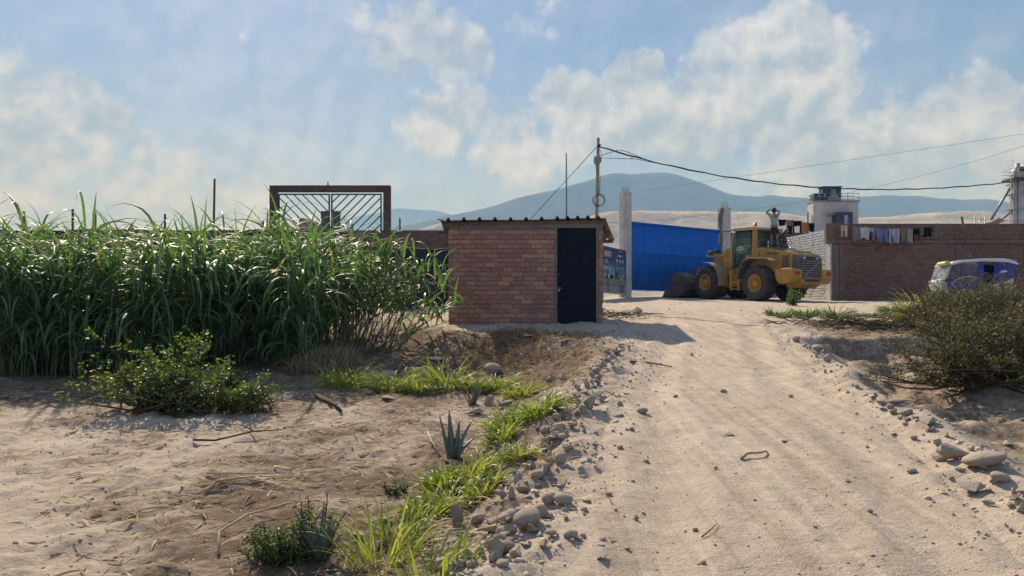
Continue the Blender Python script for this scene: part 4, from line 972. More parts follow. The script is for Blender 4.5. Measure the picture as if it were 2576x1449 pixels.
# cab
cab = MB(); cab.prism([(-1.02, 1.42), (.42, 1.42), (.42, 1.62), (-1.02, 1.62)], -.68, .68); cabo = part('cab_floor', cab, DARKM, .02)
cz0, cz1 = 1.6, 3.22
for sy in (.67, -.67):
    part('rear_pillar', MB().prism([(-1.05, cz0 - .4), (-.72, cz0 - .4), (-.78, 2.2), (-.80, cz1), (-1.05, cz1)], sy - .05, sy + .05), YEL, .015)
    part('lower_panel', MB().prism([(-.72, 1.45), (-.30, 1.45), (-.42, 2.05), (-.76, 2.12)], sy - .03, sy + .03), YEL, .01)
    part('front_pillar', MB().bar((.38, sy, 1.5), (.26, sy, cz1), .06, .07), LGREY, .008)
    part('grab_rail', MB().tube([(.50, sy * 1.08, 1.55), (.52, sy * 1.1, 1.75), (.40, sy * 1.1, 3.0), (.32, sy * 1.05, 3.15)], .02, 8), CHROME)
    part('door_frame', MB().tube([(-.70, sy * 1.02, 1.65), (.32, sy * 1.02, 1.65), (.22, sy * 1.02, cz1 - .06), (-.74, sy * 1.02, cz1 - .06), (-.70, sy * 1.02, 1.65)], .03, 6), DARKM)
    part('side_glass', MB().prism([(-.74, 1.66), (.34, 1.66), (.26, cz1 - .04), (-.78, cz1 - .04)], sy - .004, sy + .004), CGLASS)
    part('sun_blind', MB().prism([(-.78, 2.88), (.22, 2.86), (.20, cz1 - .02), (-.78, cz1 - .02)], sy * .95 - .006, sy * .95 + .006), CABIN)
part('front_glass', MB().prism([(.40, 1.6), (.62, 2.0), (.56, 2.7), (.30, cz1 - .03), (.285, cz1 - .03), (.545, 2.7), (.605, 2.0), (.385, 1.6)], -.64, .64), CGLASS)
part('rear_glass', MB().box((-1.02, 0, (2.35 + cz1) / 2), (.012, 1.24, cz1 - 2.37)), CGLASS)
part('rear_panel', MB().box((-1.0, 0, 1.95), (.06, 1.24, .78)), YEL, .01)
part('rear_window_bar', MB().bar((-1.03, -.16, 2.4), (-1.03, -.16, cz1 - .05), .05, .03), DARKM)
part('headliner', MB().box((-.35, 0, cz1 - .07), (1.25, 1.22, .24)), CABIN, .03)
rf = MB(); rf.prism([(-1.22, 3.22), (.52, 3.22), (.66, 3.26), (.62, 3.31), (.2, 3.365), (-.9, 3.375), (-1.22, 3.33)], -.80, .80); part('cab_roof', rf, ROOFP, .025)
st = MB(); st.box((-.45, .0, 1.98), (.5, .5, .16)); st.prism([(-.74, 2.0), (-.62, 2.0), (-.72, 2.72), (-.80, 2.78), (-.86, 2.72)], -.24, .24); st.box((-.45, 0, 1.78), (.3, .3, .26)); part('seat', st, CABIN, .05)
sw = MB(); sw.tube([(.12 + .15 * math.cos(a) * .8, .19 * math.sin(a), 2.42 + .15 * math.cos(a) * .35) for a in np.linspace(0, 2 * math.pi, 17)], .016, 6, cap=False); sw.tube([(.12, 0, 2.42), (.28, 0, 1.75)], .05, 8); part('steering_wheel', sw, CABIN)
part('dashboard', MB().prism([(.15, 1.6), (.42, 1.6), (.48, 2.1), (.30, 2.2), (.16, 2.05)], -.35, .45), CABIN, .03)
bc_ = MB(); bc_.lathe([(.09, 3.36), (.085, 3.40), (.078, 3.41), (.075, 3.54), (0, 3.55)], 16, 'z', (-.80, .55, 0)); part('beacon', bc_, ORANGE)
mr = MB(); mr.tube([(.5, .78, 3.22), (.62, 1.15, 3.2), (.62, 1.25, 3.08)], .018, 6); mo = part('mirror_arm', mr, DARKM)
part('mirror', MB().box((.64, 1.27, 2.84), (.06, .24, .46)), STEEL, .02, mo)
mr = MB(); mr.tube([(.5, -.78, 3.22), (.62, -1.15, 3.2), (.62, -1.25, 3.08)], .018, 6); mo = part('mirror_arm', mr, DARKM)
part('mirror', MB().box((.64, -1.27, 2.84), (.06, .24, .46)), STEEL, .02, mo)
# engine hood
hp = [(-1.06, 1.30), (-1.06, 2.42), (-1.7, 2.38), (-2.45, 2.27), (-3.05, 2.19), (-3.36, 2.08), (-3.45, 1.85), (-3.46, 1.28)]
hood = part('engine_hood', MB().prism(hp, -.74, .74), YEL, .05)
part('hood_top_panel', MB().prism([(-1.08, 2.424), (-1.7, 2.386), (-2.45, 2.276), (-2.45, 2.315), (-1.7, 2.425), (-1.08, 2.463)], -.60, .66), LGREY, .01, hood)
part('hood_step_panel', MB().prism([(-2.5, 2.275), (-3.1, 2.18), (-3.1, 2.215), (-2.5, 2.31)], -.55, .55), YDUST, .01, hood)
for sy in (1, -1):
    vp = [(-2.60, 1.36), (-3.0, 1.36), (-3.04, 2.02), (-2.62, 2.02)]
    v = part('side_vent', MB().prism(vp, sy * .745 - .004, sy * .745 + .004), DARKM, 0, hood)
    for k in range(6):
        c_ = clipseg((-2.55, 1.32 + k * .13), (-3.06, 1.62 + k * .13 - .30 + .28), -3.02, -2.61, 1.37, 2.01) or None
        if c_: part('vent_slat', MB().bar((c_[0][0], sy * .753, c_[0][1]), (c_[1][0], sy * .753, c_[1][1]), .012, .035), YEL, 0, hood)
    part('hood_handle', MB().box((-1.28, sy * .748, 2.12), (.035, .02, .2)), DARKM, .004, hood)
    part('warning_sticker', MB().box((-3.30, sy * .743, 1.48), (.12, .006, .22)), PRW, 0, hood)
# grey rear end with grille
part('rear_surround', MB().prism([(-3.20, 1.28), (-3.20, 2.07), (-3.34, 2.05), (-3.49, 1.92), (-3.52, 1.6), (-3.52, 1.05), (-3.3, 1.05)], -.752, .752), LGREY, .02, hood)
part('grille_back', MB().box((-3.515, 0, 1.42), (.03, 1.10, .78)), DARKM, 0, hood)
for k in range(8): part('grille_slat', MB().box((-3.545, 0, 1.08 + k * .098), (.03, 1.14, .032)), STEEL, .004, hood)
part('grille_diagonal', MB().bar((-3.568, .40, 1.10), (-3.568, -.50, 1.76), .02, .05), STEEL, .004, hood)
for yy, w_ in ((.36, .14), (-.42, .14)): part('work_light', MB().box((-3.51, yy, 1.90), (.05, w_, .10)), LENS, .015, hood)
part('rear_slot', MB().box((-3.505, -.03, 1.91), (.04, .5, .11)), DARKM, .02, hood)
# maker's lettering on the hood side
vl = link('lettering', text_mesh('VOLVO', .155, DARKM, .003, .02), hood, loc=(-1.72, .750, 2.07), rot=(R(90), R(2), R(180)), scale=(1.25, 1, 1))
vl = link('lettering', text_mesh('VOLVO', .155, DARKM, .003, .02), hood, loc=(-2.36, -.750, 2.04), rot=(R(90), 0, 0), scale=(1.25, 1, 1))
# counterweight
cw = MB()
for sy in (1, -1):
    cw.prism([(-2.78, .95), (-2.78, 1.42), (-3.45, 1.46), (-3.66, 1.40), (-3.70, 1.05), (-3.5, .80), (-3.0, .78)], *( (.60, 1.27) if sy > 0 else (-1.27, -.60)))
cw.prism([(-2.8, .62), (-2.8, 1.02), (-3.62, 1.02), (-3.62, .80), (-3.35, .60)], -.62, .62)
cwo = part('counterweight', cw, YEL, .05)
for sy in (.92, -1.0):
    part('tail_light', MB().box((-3.70, sy, 1.24), (.04, .24, .15)), REDL, .015, cwo)
part('counterweight_slot', MB().box((-3.625, -.05, .93), (.02, .9, .09)), DARKM, .01, cwo)
part('tow_plate', MB().box((-3.60, -.05, 1.05), (.12, 1.0, .05)), YDUST, .01, cwo)
part('side_box', MB().box((-2.95, 1.285, 1.24), (.34, .03, .3)), YEL, .012, cwo)
# fenders, steps, tanks
for sy in (1, -1):
    y0, y1 = (.76, 1.36) if sy > 0 else (-1.36, -.76)
    part('rear_fender', MB().prism([(-2.55, 1.80), (-2.3, 1.90), (-1.2, 1.93), (-.85, 1.82), (-.87, 1.78), (-1.22, 1.87), (-2.3, 1.85), (-2.52, 1.75)], y0, y1), YDUST, .012)
    part('fender_skirt', MB().prism([(-1.2, 1.89), (-.86, 1.79), (-.60, 1.35), (-.56, .95), (-.62, .95), (-.68, 1.35), (-.92, 1.74), (-1.2, 1.83)], y0, y1), LGREY, .01)
    part('fender_wall', MB().prism([(-2.5, 1.35), (-2.4, 1.86), (-1.0, 1.86), (-.9, 1.35)], sy * .74 - .02, sy * .74 + .02), YEL, .01)
    arc = [(1.60 + .93 * math.cos(a), WR + .93 * math.sin(a)) for a in np.linspace(R(78), R(190), 9)]; arc2 = [(1.60 + .96 * math.cos(a), WR + .96 * math.sin(a)) for a in np.linspace(R(78), R(190), 9)]
    part('front_fender', MB().prism(arc + arc2[::-1], *((.70, 1.33) if sy > 0 else (-1.33, -.70))), YDUST, .008)
    for zz, xx in ((.50, -.30), (.80, -.27), (1.10, -.24), (1.38, -.2)): part('step', MB().box((xx, sy * 1.02, zz), (.46, .34, .04)), YEL, .008)
    part('step_side', MB().bar((-.55, sy * 1.2, .45), (-.45, sy * 1.2, 1.42), .03, .10), YEL, .006); part('step_side', MB().bar((-.06, sy * 1.2, .45), (.02, sy * 1.2, 1.42), .03, .10), YEL, .006)
    part('platform', MB().box((-.15, sy * .98, 1.44), (.95, .62, .04)), DARKM, .006)
    part('handrail', MB().tube([(.25, sy * 1.22, 1.05), (.30, sy * 1.24, 1.5), (.30, sy * 1.24, 1.95)], .018, 6), YEL)
    part('side_tank', MB().box((-.3, sy * .68, 1.05), (.9, .36, .6)), YEL, .03)
hs_ = MB()
for k in range(4): hs_.tube([(-.3, .3 + .05 * k, 1.1), (.1, .55 + .03 * k, .95 - .05 * k), (.55, .42, 1.15), (.8, .35, 1.4)], .022, 6)
part('hydraulic_hose', hs_, DARKM)
hs_ = MB(); hs_.tube([(.75, .45, 2.3), (.62, .52, 2.62), (.40, .42, 2.5), (.42, .4, 2.05)], .02, 6); hs_.tube([(.9, .35, 2.4), (1.2, .3, 2.5), (1.5, .12, 2.2)], .02, 6); part('hydraulic_hose', hs_, DARKM)
# exhaust stack and pre-cleaner on the hood
ex = MB(); ex.tube([(-1.55, -.52, 2.35), (-1.55, -.52, 2.62)], .20, 12); ex.tube([(-1.55, -.52, 2.6), (-1.55, -.52, 3.02), (-1.60, -.52, 3.14), (-1.72, -.52, 3.22)], [.13, .12, .11, .10], 12); part('exhaust_stack', ex, LGREY)
pc_ = MB(); pc_.lathe([(.10, 2.38), (.10, 2.86), (.20, 2.90), (.20, 3.02), (.12, 3.08), (0, 3.09)], 14, 'z', (-1.26, -.50, 0)); part('air_precleaner', pc_, LGREY)
part('filter_box', MB().box((-1.34, -.30, 2.56), (.44, .34, .28)), LGREY, .03)
part('roof_lamp', MB().box((-1.24, -.62, 3.20), (.10, .18, .12)), ROOFP, .03)
part('roof_lamp', MB().box((-1.24, .30, 3.17), (.08, .16, .09)), LGREY, .02)

# ------------------------------------------------------------------ person on the hood, back to us, hands to the head
SKIN = worn('skin', (.27, .155, .105), (.21, .12, .08), 8, .6, bmp=.0005); SHIRT = worn('grey_green_shirt', (.33, .39, .355), (.24, .29, .265), 7, .9, bmp=.003); SHORTS = worn('dark_shorts', (.030, .036, .045), (.02, .024, .03), 8, .9, bmp=.003); HAIR = worn('black_hair', (.012, .011, .012), (.02, .018, .018), 20, .6)
hoodp = LM @ Vector((-1.55, .10, 2.40 + .04))
fwd = Vector((.10, 1, 0)).normalized(); pang = math.atan2(fwd.y, fwd.x) - math.pi / 2
man = empty('person', hoodp, pang, 'person in grey-green top and dark shorts standing on the loader hood, hands at head', 'person')
def skin_mesh(name, verts, edges, radii, root, mat, sub=2, post=None):
    me = bpy.data.meshes.new(name); me.from_pydata(verts, edges, []); o = link(name, me)
    sk = o.modifiers.new('skin', 'SKIN'); sl = me.skin_vertices[0].data
    for i, r_ in enumerate(radii):
        rr = r_ if hasattr(r_, '__len__') else (r_, r_); sl[i].radius = rr; sl[i].use_root = (i == root)
    sk.use_smooth_shade = True; sb = o.modifiers.new('sub', 'SUBSURF'); sb.levels = sb.render_levels = sub
    dg = bpy.context.evaluated_depsgraph_get(); dg.update(); nm = bpy.data.meshes.new_from_object(o.evaluated_get(dg)); bpy.data.objects.remove(o)
    nm.materials.clear(); nm.materials.append(mat); nm.polygons.foreach_set('use_smooth', [True] * len(nm.polygons))
    if post: post(nm)
    return nm
S = 1.77 / 1.77
bv = [(0, 0, .94), (0, .0, 1.10), (0, .01, 1.28), (0, 0, 1.43), (0, 0, 1.50), (0, .02, 1.56), (0, .03, 1.66), (0, .02, 1.735),   # pelvis..head 0-7
      (-.10, 0, .90), (-.115, .01, .52), (-.12, -.02, .27), (-.125, -.015, .08), (-.13, .10, .035),   # left leg 8-12
      (.10, 0, .90), (.12, .01, .52), (.135, -.02, .27), (.14, -.015, .08), (.15, .10, .035),          # right leg 13-17
      (-.17, 0, 1.43), (-.36, .0, 1.60), (-.23, .06, 1.70), (-.12, .08, 1.71),                             # left arm: elbow out and up 18-21
      (.17, 0, 1.43), (.25, .06, 1.62), (.17, .13, 1.68), (.10, .14, 1.69)]                               # right arm 22-25
be = [(0, 1), (1, 2), (2, 3), (3, 4), (4, 5), (5, 6), (6, 7), (0, 8), (8, 9), (9, 10), (10, 11), (11, 12), (0, 13), (13, 14), (14, 15), (15, 16), (16, 17), (3, 18), (18, 19), (19, 20), (20, 21), (3, 22), (22, 23), (23, 24), (24, 25)]
br = [(.15, .105), (.135, .10), (.155, .105), (.13, .09), .058, .062, (.078, .095), (.06, .07), .088, .062, .056, .038, .030, .088, .062, .056, .038, .030, .062, .043, .034, .028, .062, .043, .034, .028]
body = link('body', skin_mesh('body', bv, be, br, 0, SKIN), man)
# clothing grown a little larger than the body
sh_v = [(0, 0, .96), (0, 0, 1.10), (0, .01, 1.28), (0, 0, 1.43), (0, 0, 1.485), (-.17, 0, 1.43), (-.36, 0, 1.60), (-.25, .055, 1.69), (.17, 0, 1.43), (.25, .06, 1.62), (.19, .115, 1.67)]
sh_e = [(0, 1), (1, 2), (2, 3), (3, 4), (3, 5), (5, 6), (6, 7), (3, 8), (8, 9), (9, 10)]
top_ = link('shirt', skin_mesh('shirt', sh_v, sh_e, [(.175, .13), (.16, .122), (.175, .125), (.148, .108), .07, .076, .056, .046, .076, .056, .046], 0, SHIRT), man)
so_v = [(0, 0, .97), (0, 0, .90), (-.105, 0, .86), (-.118, .005, .68), (-.122, .008, .55), (.105, 0, .86), (.122, .005, .68), (.128, .008, .55)]
link('shorts', skin_mesh('shorts', so_v, [(0, 1), (1, 2), (2, 3), (3, 4), (1, 5), (5, 6), (6, 7)], [(.165, .125), (.155, .12), .108, .096, .092, .108, .096, .092], 0, SHORTS), man)
hm = MB(); 
for j in range(9):
    pass
hm.lathe([(.0, .148), (.055, .135), (.090, .095), (.100, .045), (.098, .0), (.085, -.05), (.06, -.085)], 16, 'z', (0, .015, 1.655)); hh_ = hm.build('hair', HAIR, man)
for k_, s_ in ((-1, 1), (1, 1)):
    e_ = MB(); e_.lathe([(0, .02), (.018, .014), (.026, 0), (.018, -.012), (0, -.014)], 8, 'x', (k_ * .088, .02, 1.645)); e_.build('ear', SKIN, man)
for px_, py_, pz_, sgn in ((-.12, .08, 1.71, 1), (.10, .14, 1.69, -1)):
    hv = [(px_, py_, pz_), (px_ + sgn * .055, py_ + .015, pz_ + .012)]; hedge = [(0, 1)]; hr = [.028, (.036, .02)]
    for q, ln in enumerate((.062, .072, .068, .052)):
        b_ = len(hv); oz = (.026 - .0175 * q); hv += [(px_ + sgn * .075, py_ + .018, pz_ + .012 + oz), (px_ + sgn * (.075 + ln * .55), py_ + .016, pz_ + .012 + oz * 1.15), (px_ + sgn * (.075 + ln), py_ - .004, pz_ + .006 + oz * 1.2)]
        hedge += [(1, b_), (b_, b_ + 1), (b_ + 1, b_ + 2)]; hr += [.010, .009, .008]
    b_ = len(hv); hv += [(px_ + sgn * .035, py_ - .02, pz_ + .035), (px_ + sgn * .06, py_ - .035, pz_ + .05)]; hedge += [(0, b_), (b_, b_ + 1)]; hr += [.012, .009]
    link('hand', skin_mesh('hand', hv, hedge, hr, 0, SKIN, 1), man)
# print on the back of the shirt
PRDK = flat('shirt_print_dark', (.12, .10, .11)); PRRD = flat('shirt_print_red', (.30, .12, .10)); PRWH = flat('shirt_print_white', (.6, .58, .56))
def arcprint(cx, cz_, r0, r1, a0, a1, mat):
    V = []; n_ = 12
    for i in range(n_ + 1):
        a = R(a0 + (a1 - a0) * i / n_)
        for r_ in (r0, r1):
            x_ = cx + r_ * math.cos(a); z__ = cz_ + r_ * .72 * math.sin(a); V.append((x_, -.128 - .0 + .35 * x_ * x_, z__))
    o = link('shirt_print', np_mesh('shirt_print', V, [(2 * i, 2 * i + 1, 2 * i + 3, 2 * i + 2) for i in range(n_)], mat=mat), top_); md = o.modifiers.new('t', 'SOLIDIFY'); md.thickness = .004
arcprint(.04, 1.30, .055, .095, 200, 345, PRWH); arcprint(.04, 1.325, .0, .055, 0, 180, PRRD); arcprint(.03, 1.35, .07, .10, 20, 160, PRDK); arcprint(.03, 1.38, .085, .105, 30, 150, PRRD)

# ------------------------------------------------------------------ mototaxi (local frame: x forward, y left)
MD = 26.6; mxx = (2440 - 1288) / FPX * MD; mz = Hs(mxx, MD)
mt = empty('mototaxi', (mxx, MD, mz), R(176), 'blue and white three wheeled mototaxi with canvas roof behind the bushes', 'mototaxi'); mt.scale = (.91, .91, .91)
MBLU = worn('blue_canvas', (.012, .035, .30), (.010, .026, .22), 3, .5, dust=.05, bmp=.003); MWHT = worn('white_fibreglass', (.66, .66, .66), (.56, .56, .55), 3, .4, dust=.3, bmp=.001); MLIME = worn('lime_plastic', (.42, .48, .16), (.34, .4, .12), 4, .5); MRED = worn('red_stripe', (.45, .08, .05), None, 5, .5)
PLAST = glassmat('clear_curtain', (.72, .68, .80), .12, .22); WSH = glassmat('windscreen', (.8, .85, .88), .05, .55)
def mp(name, m, mat, bev=0, parent=None): return m.build(name, mat, parent or mt, bev=bev)
rpf = [(1.02, 1.52), (.92, 1.62), (.55, 1.70), (-.2, 1.755), (-.9, 1.745), (-1.25, 1.68), (-1.42, 1.56), (-1.40, 1.50), (-1.0, 1.60), (-.2, 1.645), (.6, 1.60), (.9, 1.52)]
rf_ = mp('roof', MB().prism(rpf, -.66, .66), MWHT, .03)
mp('roof_stripe', MB().prism([(.5, 1.712), (-.2, 1.762), (-.95, 1.752), (-.95, 1.772), (-.2, 1.782), (.5, 1.725)], -.5, .5), MBLU, .004, rf_)
mp('front_cap', MB().prism([(.98, 1.53), (1.10, 1.51), (1.17, 1.57), (1.14, 1.65), (1.04, 1.68), (.96, 1.65)], -.15, .52), MLIME, .03)
# body side panels
for sy in (.64, -.64):
    mp('rear_quarter', MB().prism([(-.52, .80), (-.55, 1.62), (-1.0, 1.60), (-1.38, 1.52), (-1.30, 1.12), (-1.22, .95), (-.85, .86)], sy - .012, sy + .012), MBLU, .004)
    mp('rear_fender', MB().prism([(-.55, .30), (-.55, .82), (-.75, .80), (-1.22, 1.0), (-1.20, .74), (-1.16, .55), (-1.30, .46), (-1.15, .38), (-.95, .12), (-.70, .12)], sy - .02, sy + .02), MWHT, .012)
    mp('red_stripe', MB().bar((-.95, sy * 1.02, .93), (-1.28, sy * 1.02, 1.06), .01, .05), MRED)
    mp('white_wave', MB().prism([(-.55, .80), (-.95, .90), (-1.25, 1.02), (-1.22, .86), (-.56, .80)], sy - .016, sy + .016), MWHT, .004)
    mp('white_decal', MB().prism([(-.72, 1.22), (-.80, 1.30), (-.95, 1.32), (-1.02, 1.24)], sy - .0165, sy + .0165), MWHT)
    mp('side_panel', MB().prism([(.05, .30), (.05, 1.62), (-.10, 1.62), (-.12, 1.05), (-.15, .45), (-.55, .42), (-.55, .24), (.0, .24)], sy - .012, sy + .012), MBLU, .004)
    mp('side_curtain', MB().prism([(.05, .85), (.60, .80), (1.05, 1.05), (.92, 1.54), (.55, 1.60), (.05, 1.62)], sy * .99 - .004, sy * .99 + .004), PLAST)
    mp('front_side', MB().prism([(.05, .22), (.75, .26), (1.1, .62), (1.15, 1.02), (.62, .82), (.05, .88)], sy - .012, sy + .012), MBLU, .004)
    mp('white_piping', MB().tube([(.06, sy * 1.03, 1.0), (.35, sy * 1.03, 1.1), (.7, sy * 1.03, 1.02), (1.0, sy * 1.03, .84), (.8, sy * 1.03, .62)], .014, 6), MWHT)
    mp('curtain_pillar', MB().tube([(1.12, sy * .9, 1.02), (.95, sy * .9, 1.54)], .02, 6), MWHT)
    mp('blue_curtain', MB().prism([(.05, .9), (-.16, .88), (-.18, 1.62), (.05, 1.63)], sy * .985 - .006, sy * .985 + .006), MBLU)
    w_ = empty('wheel', (-.92, sy * .88, .25)); w_.parent = mt
    link('tyre', MB().lathe([(.17, .05), (.22, .055), (.25, .03), (.255, 0), (.25, -.03), (.22, -.055), (.17, -.05)], 24, 'y').mesh('tyre', TYRE), w_)
    rr = MB(); rr.lathe([(.175, .045), (.16, .02), (.05, .02), (.04, .06), (0, .06)], 16, 'y'); link('rim', rr.mesh('rim', STEEL), w_)
lettering('F', -.98, .34, .26, LGREY, mt, 1.0, .0).matrix_local = Matrix.Translation((-.76, .664, .34)) @ Matrix.Rotation(math.pi, 4, 'Z') @ Matrix.Rotation(R(90), 4, 'X')
ws = MB(); ws.prism([(1.16, .98), (1.18, .98), (1.00, 1.54), (.98, 1.54)], -.56, .56); mp('windscreen', ws, WSH)
fm = MB()
fm.tube([(1.16, .56, .98), (.98, .56, 1.55), (.98, -.56, 1.55), (1.16, -.56, .98)], .022, 6); mp('windscreen_frame', fm, MLIME)
nose = MB(); nose.prism([(.95, .45), (1.2, .55), (1.32, .78), (1.30, .98), (1.15, 1.02), (1.0, .8)], -.45, .45); mp('nose_fairing', nose, MWHT, .05)
mp('headlight', MB().lathe([(0, 1.37), (.07, 1.36), (.09, 1.32), (.07, 1.25)], 14, 'x', (0, 0, .86)), LENS)
for sy in (.3, -.3): mp('side_lamp', MB().lathe([(0, 1.36), (.05, 1.35), (.06, 1.30)], 12, 'x', (0, sy, .92)), LENS)
w_ = empty('wheel', (1.15, 0, .27)); w_.parent = mt
link('tyre', MB().lathe([(.19, .045), (.25, .045), (.275, 0), (.25, -.045), (.19, -.045)], 24, 'y').mesh('tyre', TYRE), w_); link('rim', MB().lathe([(.19, .03), (.05, .02), (.03, .05), (0, .05)], 16, 'y').mesh('rim', STEEL), w_)
fk = MB()
for sy in (.08, -.08): fk.tube([(1.15, sy, .27), (1.02, sy, .95)], .022, 6)
mp('front_fork', fk, STEEL); mp('front_mudguard', MB().prism([(1.15 + .31 * math.cos(a), .27 + .31 * math.sin(a)) for a in np.linspace(R(10), R(170), 9)] + [(1.15 + .33 * math.cos(a), .27 + .33 * math.sin(a)) for a in np.linspace(R(170), R(10), 9)], -.07, .07), MBLU)
mp('floor', MB().box((-.35, 0, .26), (1.5, 1.2, .05)), DARKM); mp('passenger_bench', MB().prism([(-.62, .3), (-.62, .62), (-1.02, .62), (-1.22, 1.2), (-1.30, 1.18), (-1.18, .3)], -.58, .58), CABIN, .04)
mp('driver_seat', MB().prism([(.35, .3), (.30, .66), (-.2, .66), (-.2, .58), (.2, .3)], -.17, .17), CABIN, .04)
mp('back_wall', MB().prism([(-1.30, .5), (-1.33, 1.5), (-1.36, 1.5), (-1.33, .5)], -.63, .63), MBLU)
mp('rear_rack', MB().tube([(-1.2, .5, .45), (-1.62, .5, .47), (-1.62, -.5, .47), (-1.2, -.5, .45)], .02, 6), STEEL)
mp('bumper_panel', MB().prism([(.02, .10), (.05, .62), (-.03, .60), (-.20, .48), (-.50, .46), (-.5, .12)], .66, .675), MWHT, .004)
# ------------------------------------------------------------------ plants: blades, stems, leaves
_dd = np.concatenate([np.arange(2.4, 14, .02), np.arange(14, 45, .06)])
def hit(u, v):
    x = (u - 1288) / FPX * _dd; z = ZC + (HOR - v) / FPX * _dd; h = H(x, _dd); k = np.argmax(z < h)
    return (float(x[k]), float(_dd[k]), float(h[k]))
def blades(base, az, el0, bend, length, width, nseg=6, fold=0.0, roll=0.3, rg=None, power=1.3, taper=2.0, cup=.0):
    rg = rg or rng
    base = np.asarray(base, float); N = len(base); a = lambda q: np.broadcast_to(np.asarray(q, float), (N,)).copy()
    az, el0, bend, length, width = a(az), a(el0), a(bend), a(length), a(width)
    d = np.stack([np.cos(az), np.sin(az), np.zeros(N)], 1); side = np.stack([-np.sin(az), np.cos(az), np.zeros(N)], 1)
    ph = rg.normal(0, roll, N) if roll else np.zeros(N)
    pos = base.copy(); rows = []
    for s in range(nseg + 1):
        f = s / nseg; ang = el0 - bend * f ** power
        tan = d * np.cos(ang)[:, None] + np.array([0, 0, 1.]) * np.sin(ang)[:, None]
        nrm_ = np.cross(side, tan) * -1
        sv = side * np.cos(ph + cup * f)[:, None] + nrm_ * np.sin(ph + cup * f)[:, None]
        w = width * min(1, .55 + 3 * f) * (1 - f ** taper) * .5 + width * .02
        L_, R_ = pos - sv * w[:, None], pos + sv * w[:, None]
        if fold: rows += [L_, pos - np.cross(sv, tan) * (w * fold)[:, None], R_]
        else: rows += [L_, R_]
        pos = pos + tan * (length / nseg)[:, None]
    c = 3 if fold else 2
    V = np.stack(rows, 1)                                  # N, (nseg+1)*c, 3
    b = (np.arange(N) * (nseg + 1) * c)[:, None]
    q = []
    for s in range(nseg):
        for k in range(c - 1):
            i = s * c + k; q.append([i, i + 1, i + c + 1, i + c])
    Q = (b[:, :, None] + np.array(q)[None]).reshape(-1, 4)
    return V.reshape(-1, 3), Q, (nseg + 1) * c
def rods(P0, P1, r0, r1, bow=None, n=4, mids=1):
    """straight or bowed stems between pairs of points"""
    P0, P1 = np.asarray(P0, float), np.asarray(P1, float); N = len(P0); r0 = np.broadcast_to(r0, (N,)); r1 = np.broadcast_to(r1, (N,))
    t = P1 - P0; t /= np.linalg.norm(t, axis=1)[:, None] + 1e-9
    up = np.where(np.abs(t[:, 2:]) < .9, np.array([[0, 0, 1.]]), np.array([[1., 0, 0]])); a = np.cross(t, up); a /= np.linalg.norm(a, axis=1)[:, None]; b = np.cross(a, t)
    rows = []; m = mids + 2
    for i in range(m):
        f = i / (m - 1); c = P0 + (P1 - P0) * f
        if bow is not None: c = c + bow * (4 * f * (1 - f))
        r = (r0 + (r1 - r0) * f)[:, None]
        for k in range(n):
            an = 2 * math.pi * k / n; rows.append(c + (a * math.cos(an) + b * math.sin(an)) * r)
    V = np.stack(rows, 1); base = (np.arange(N) * m * n)[:, None]
    q = [[i * n + k, i * n + (k + 1) % n, (i + 1) * n + (k + 1) % n, (i + 1) * n + k] for i in range(m - 1) for k in range(n)]
    return V.reshape(-1, 3), (base[:, :, None] + np.array(q)[None]).reshape(-1, 4), m * n
class VB:
    def __init__(s): s.V = []; s.Q = []; s.T = []; s.n = 0
    def add(s, vqk, tint):
        V, Q, k = vqk; s.V.append(V); s.Q.append(Q + s.n); s.n += len(V); N = len(V) // k
        s.T.append(np.repeat(np.broadcast_to(np.asarray(tint, float), (N,)), k)); return s
    def build(s, name, mat, parent=None, origin=None, kind=None):
        V = np.concatenate(s.V)
        if origin is not None: V = V - np.asarray(origin)
        o = link(name, np_mesh(name, V, np.concatenate(s.Q), mat=mat, attrs={'tint': np.concatenate(s.T)}), parent)
        if kind: o['kind'] = kind
        return o
CANE = leafmat('cane_leaf', [(0, (.070, .130, .068)), (.45, (.105, .190, .085)), (.8, (.155, .25, .10)), (1.0, (.34, .31, .17))], .32, .50, spec=.4)
STEMM = leafmat('cane_stem', [(0, (.07, .10, .035)), (.5, (.17, .17, .07)), (1, (.30, .24, .13))], .0, .5)
TUFT = leafmat('bright_grass_blade', [(0, (.13, .18, .035)), (.5, (.25, .31, .055)), (.85, (.38, .41, .09)), (1, (.44, .35, .18))], .34, .5)
DRYM = leafmat('dry_straw', [(0, (.18, .115, .065)), (.5, (.38, .275, .165)), (1, (.66, .55, .39))], .12, .8, tcol=(1.2, 1.1, .9), spec=.2)
HERB = leafmat('herb_leaf', [(0, (.04, .085, .022)), (.5, (.085, .15, .035)), (1, (.16, .23, .055))], .35, .5)
AGAV = leafmat('agave_leaf', [(0, (.10, .14, .11)), (.6, (.16, .20, .155)), (1, (.30, .25, .17))], .05, .5)
OLIVE = leafmat('dry_bush_leaf', [(0, (.065, .064, .034)), (.5, (.115, .112, .058)), (.8, (.17, .155, .085)), (1, (.26, .21, .13))], .22, .6, spec=.25)
TWIG = leafmat('dry_twig', [(0, (.055, .036, .024)), (.5, (.10, .068, .045)), (1, (.20, .15, .10))], 0, .9, spec=.15)
FLOW = leafmat('yellow_flower', [(0, (.55, .40, .02)), (1, (.70, .52, .05))], .2, .6)

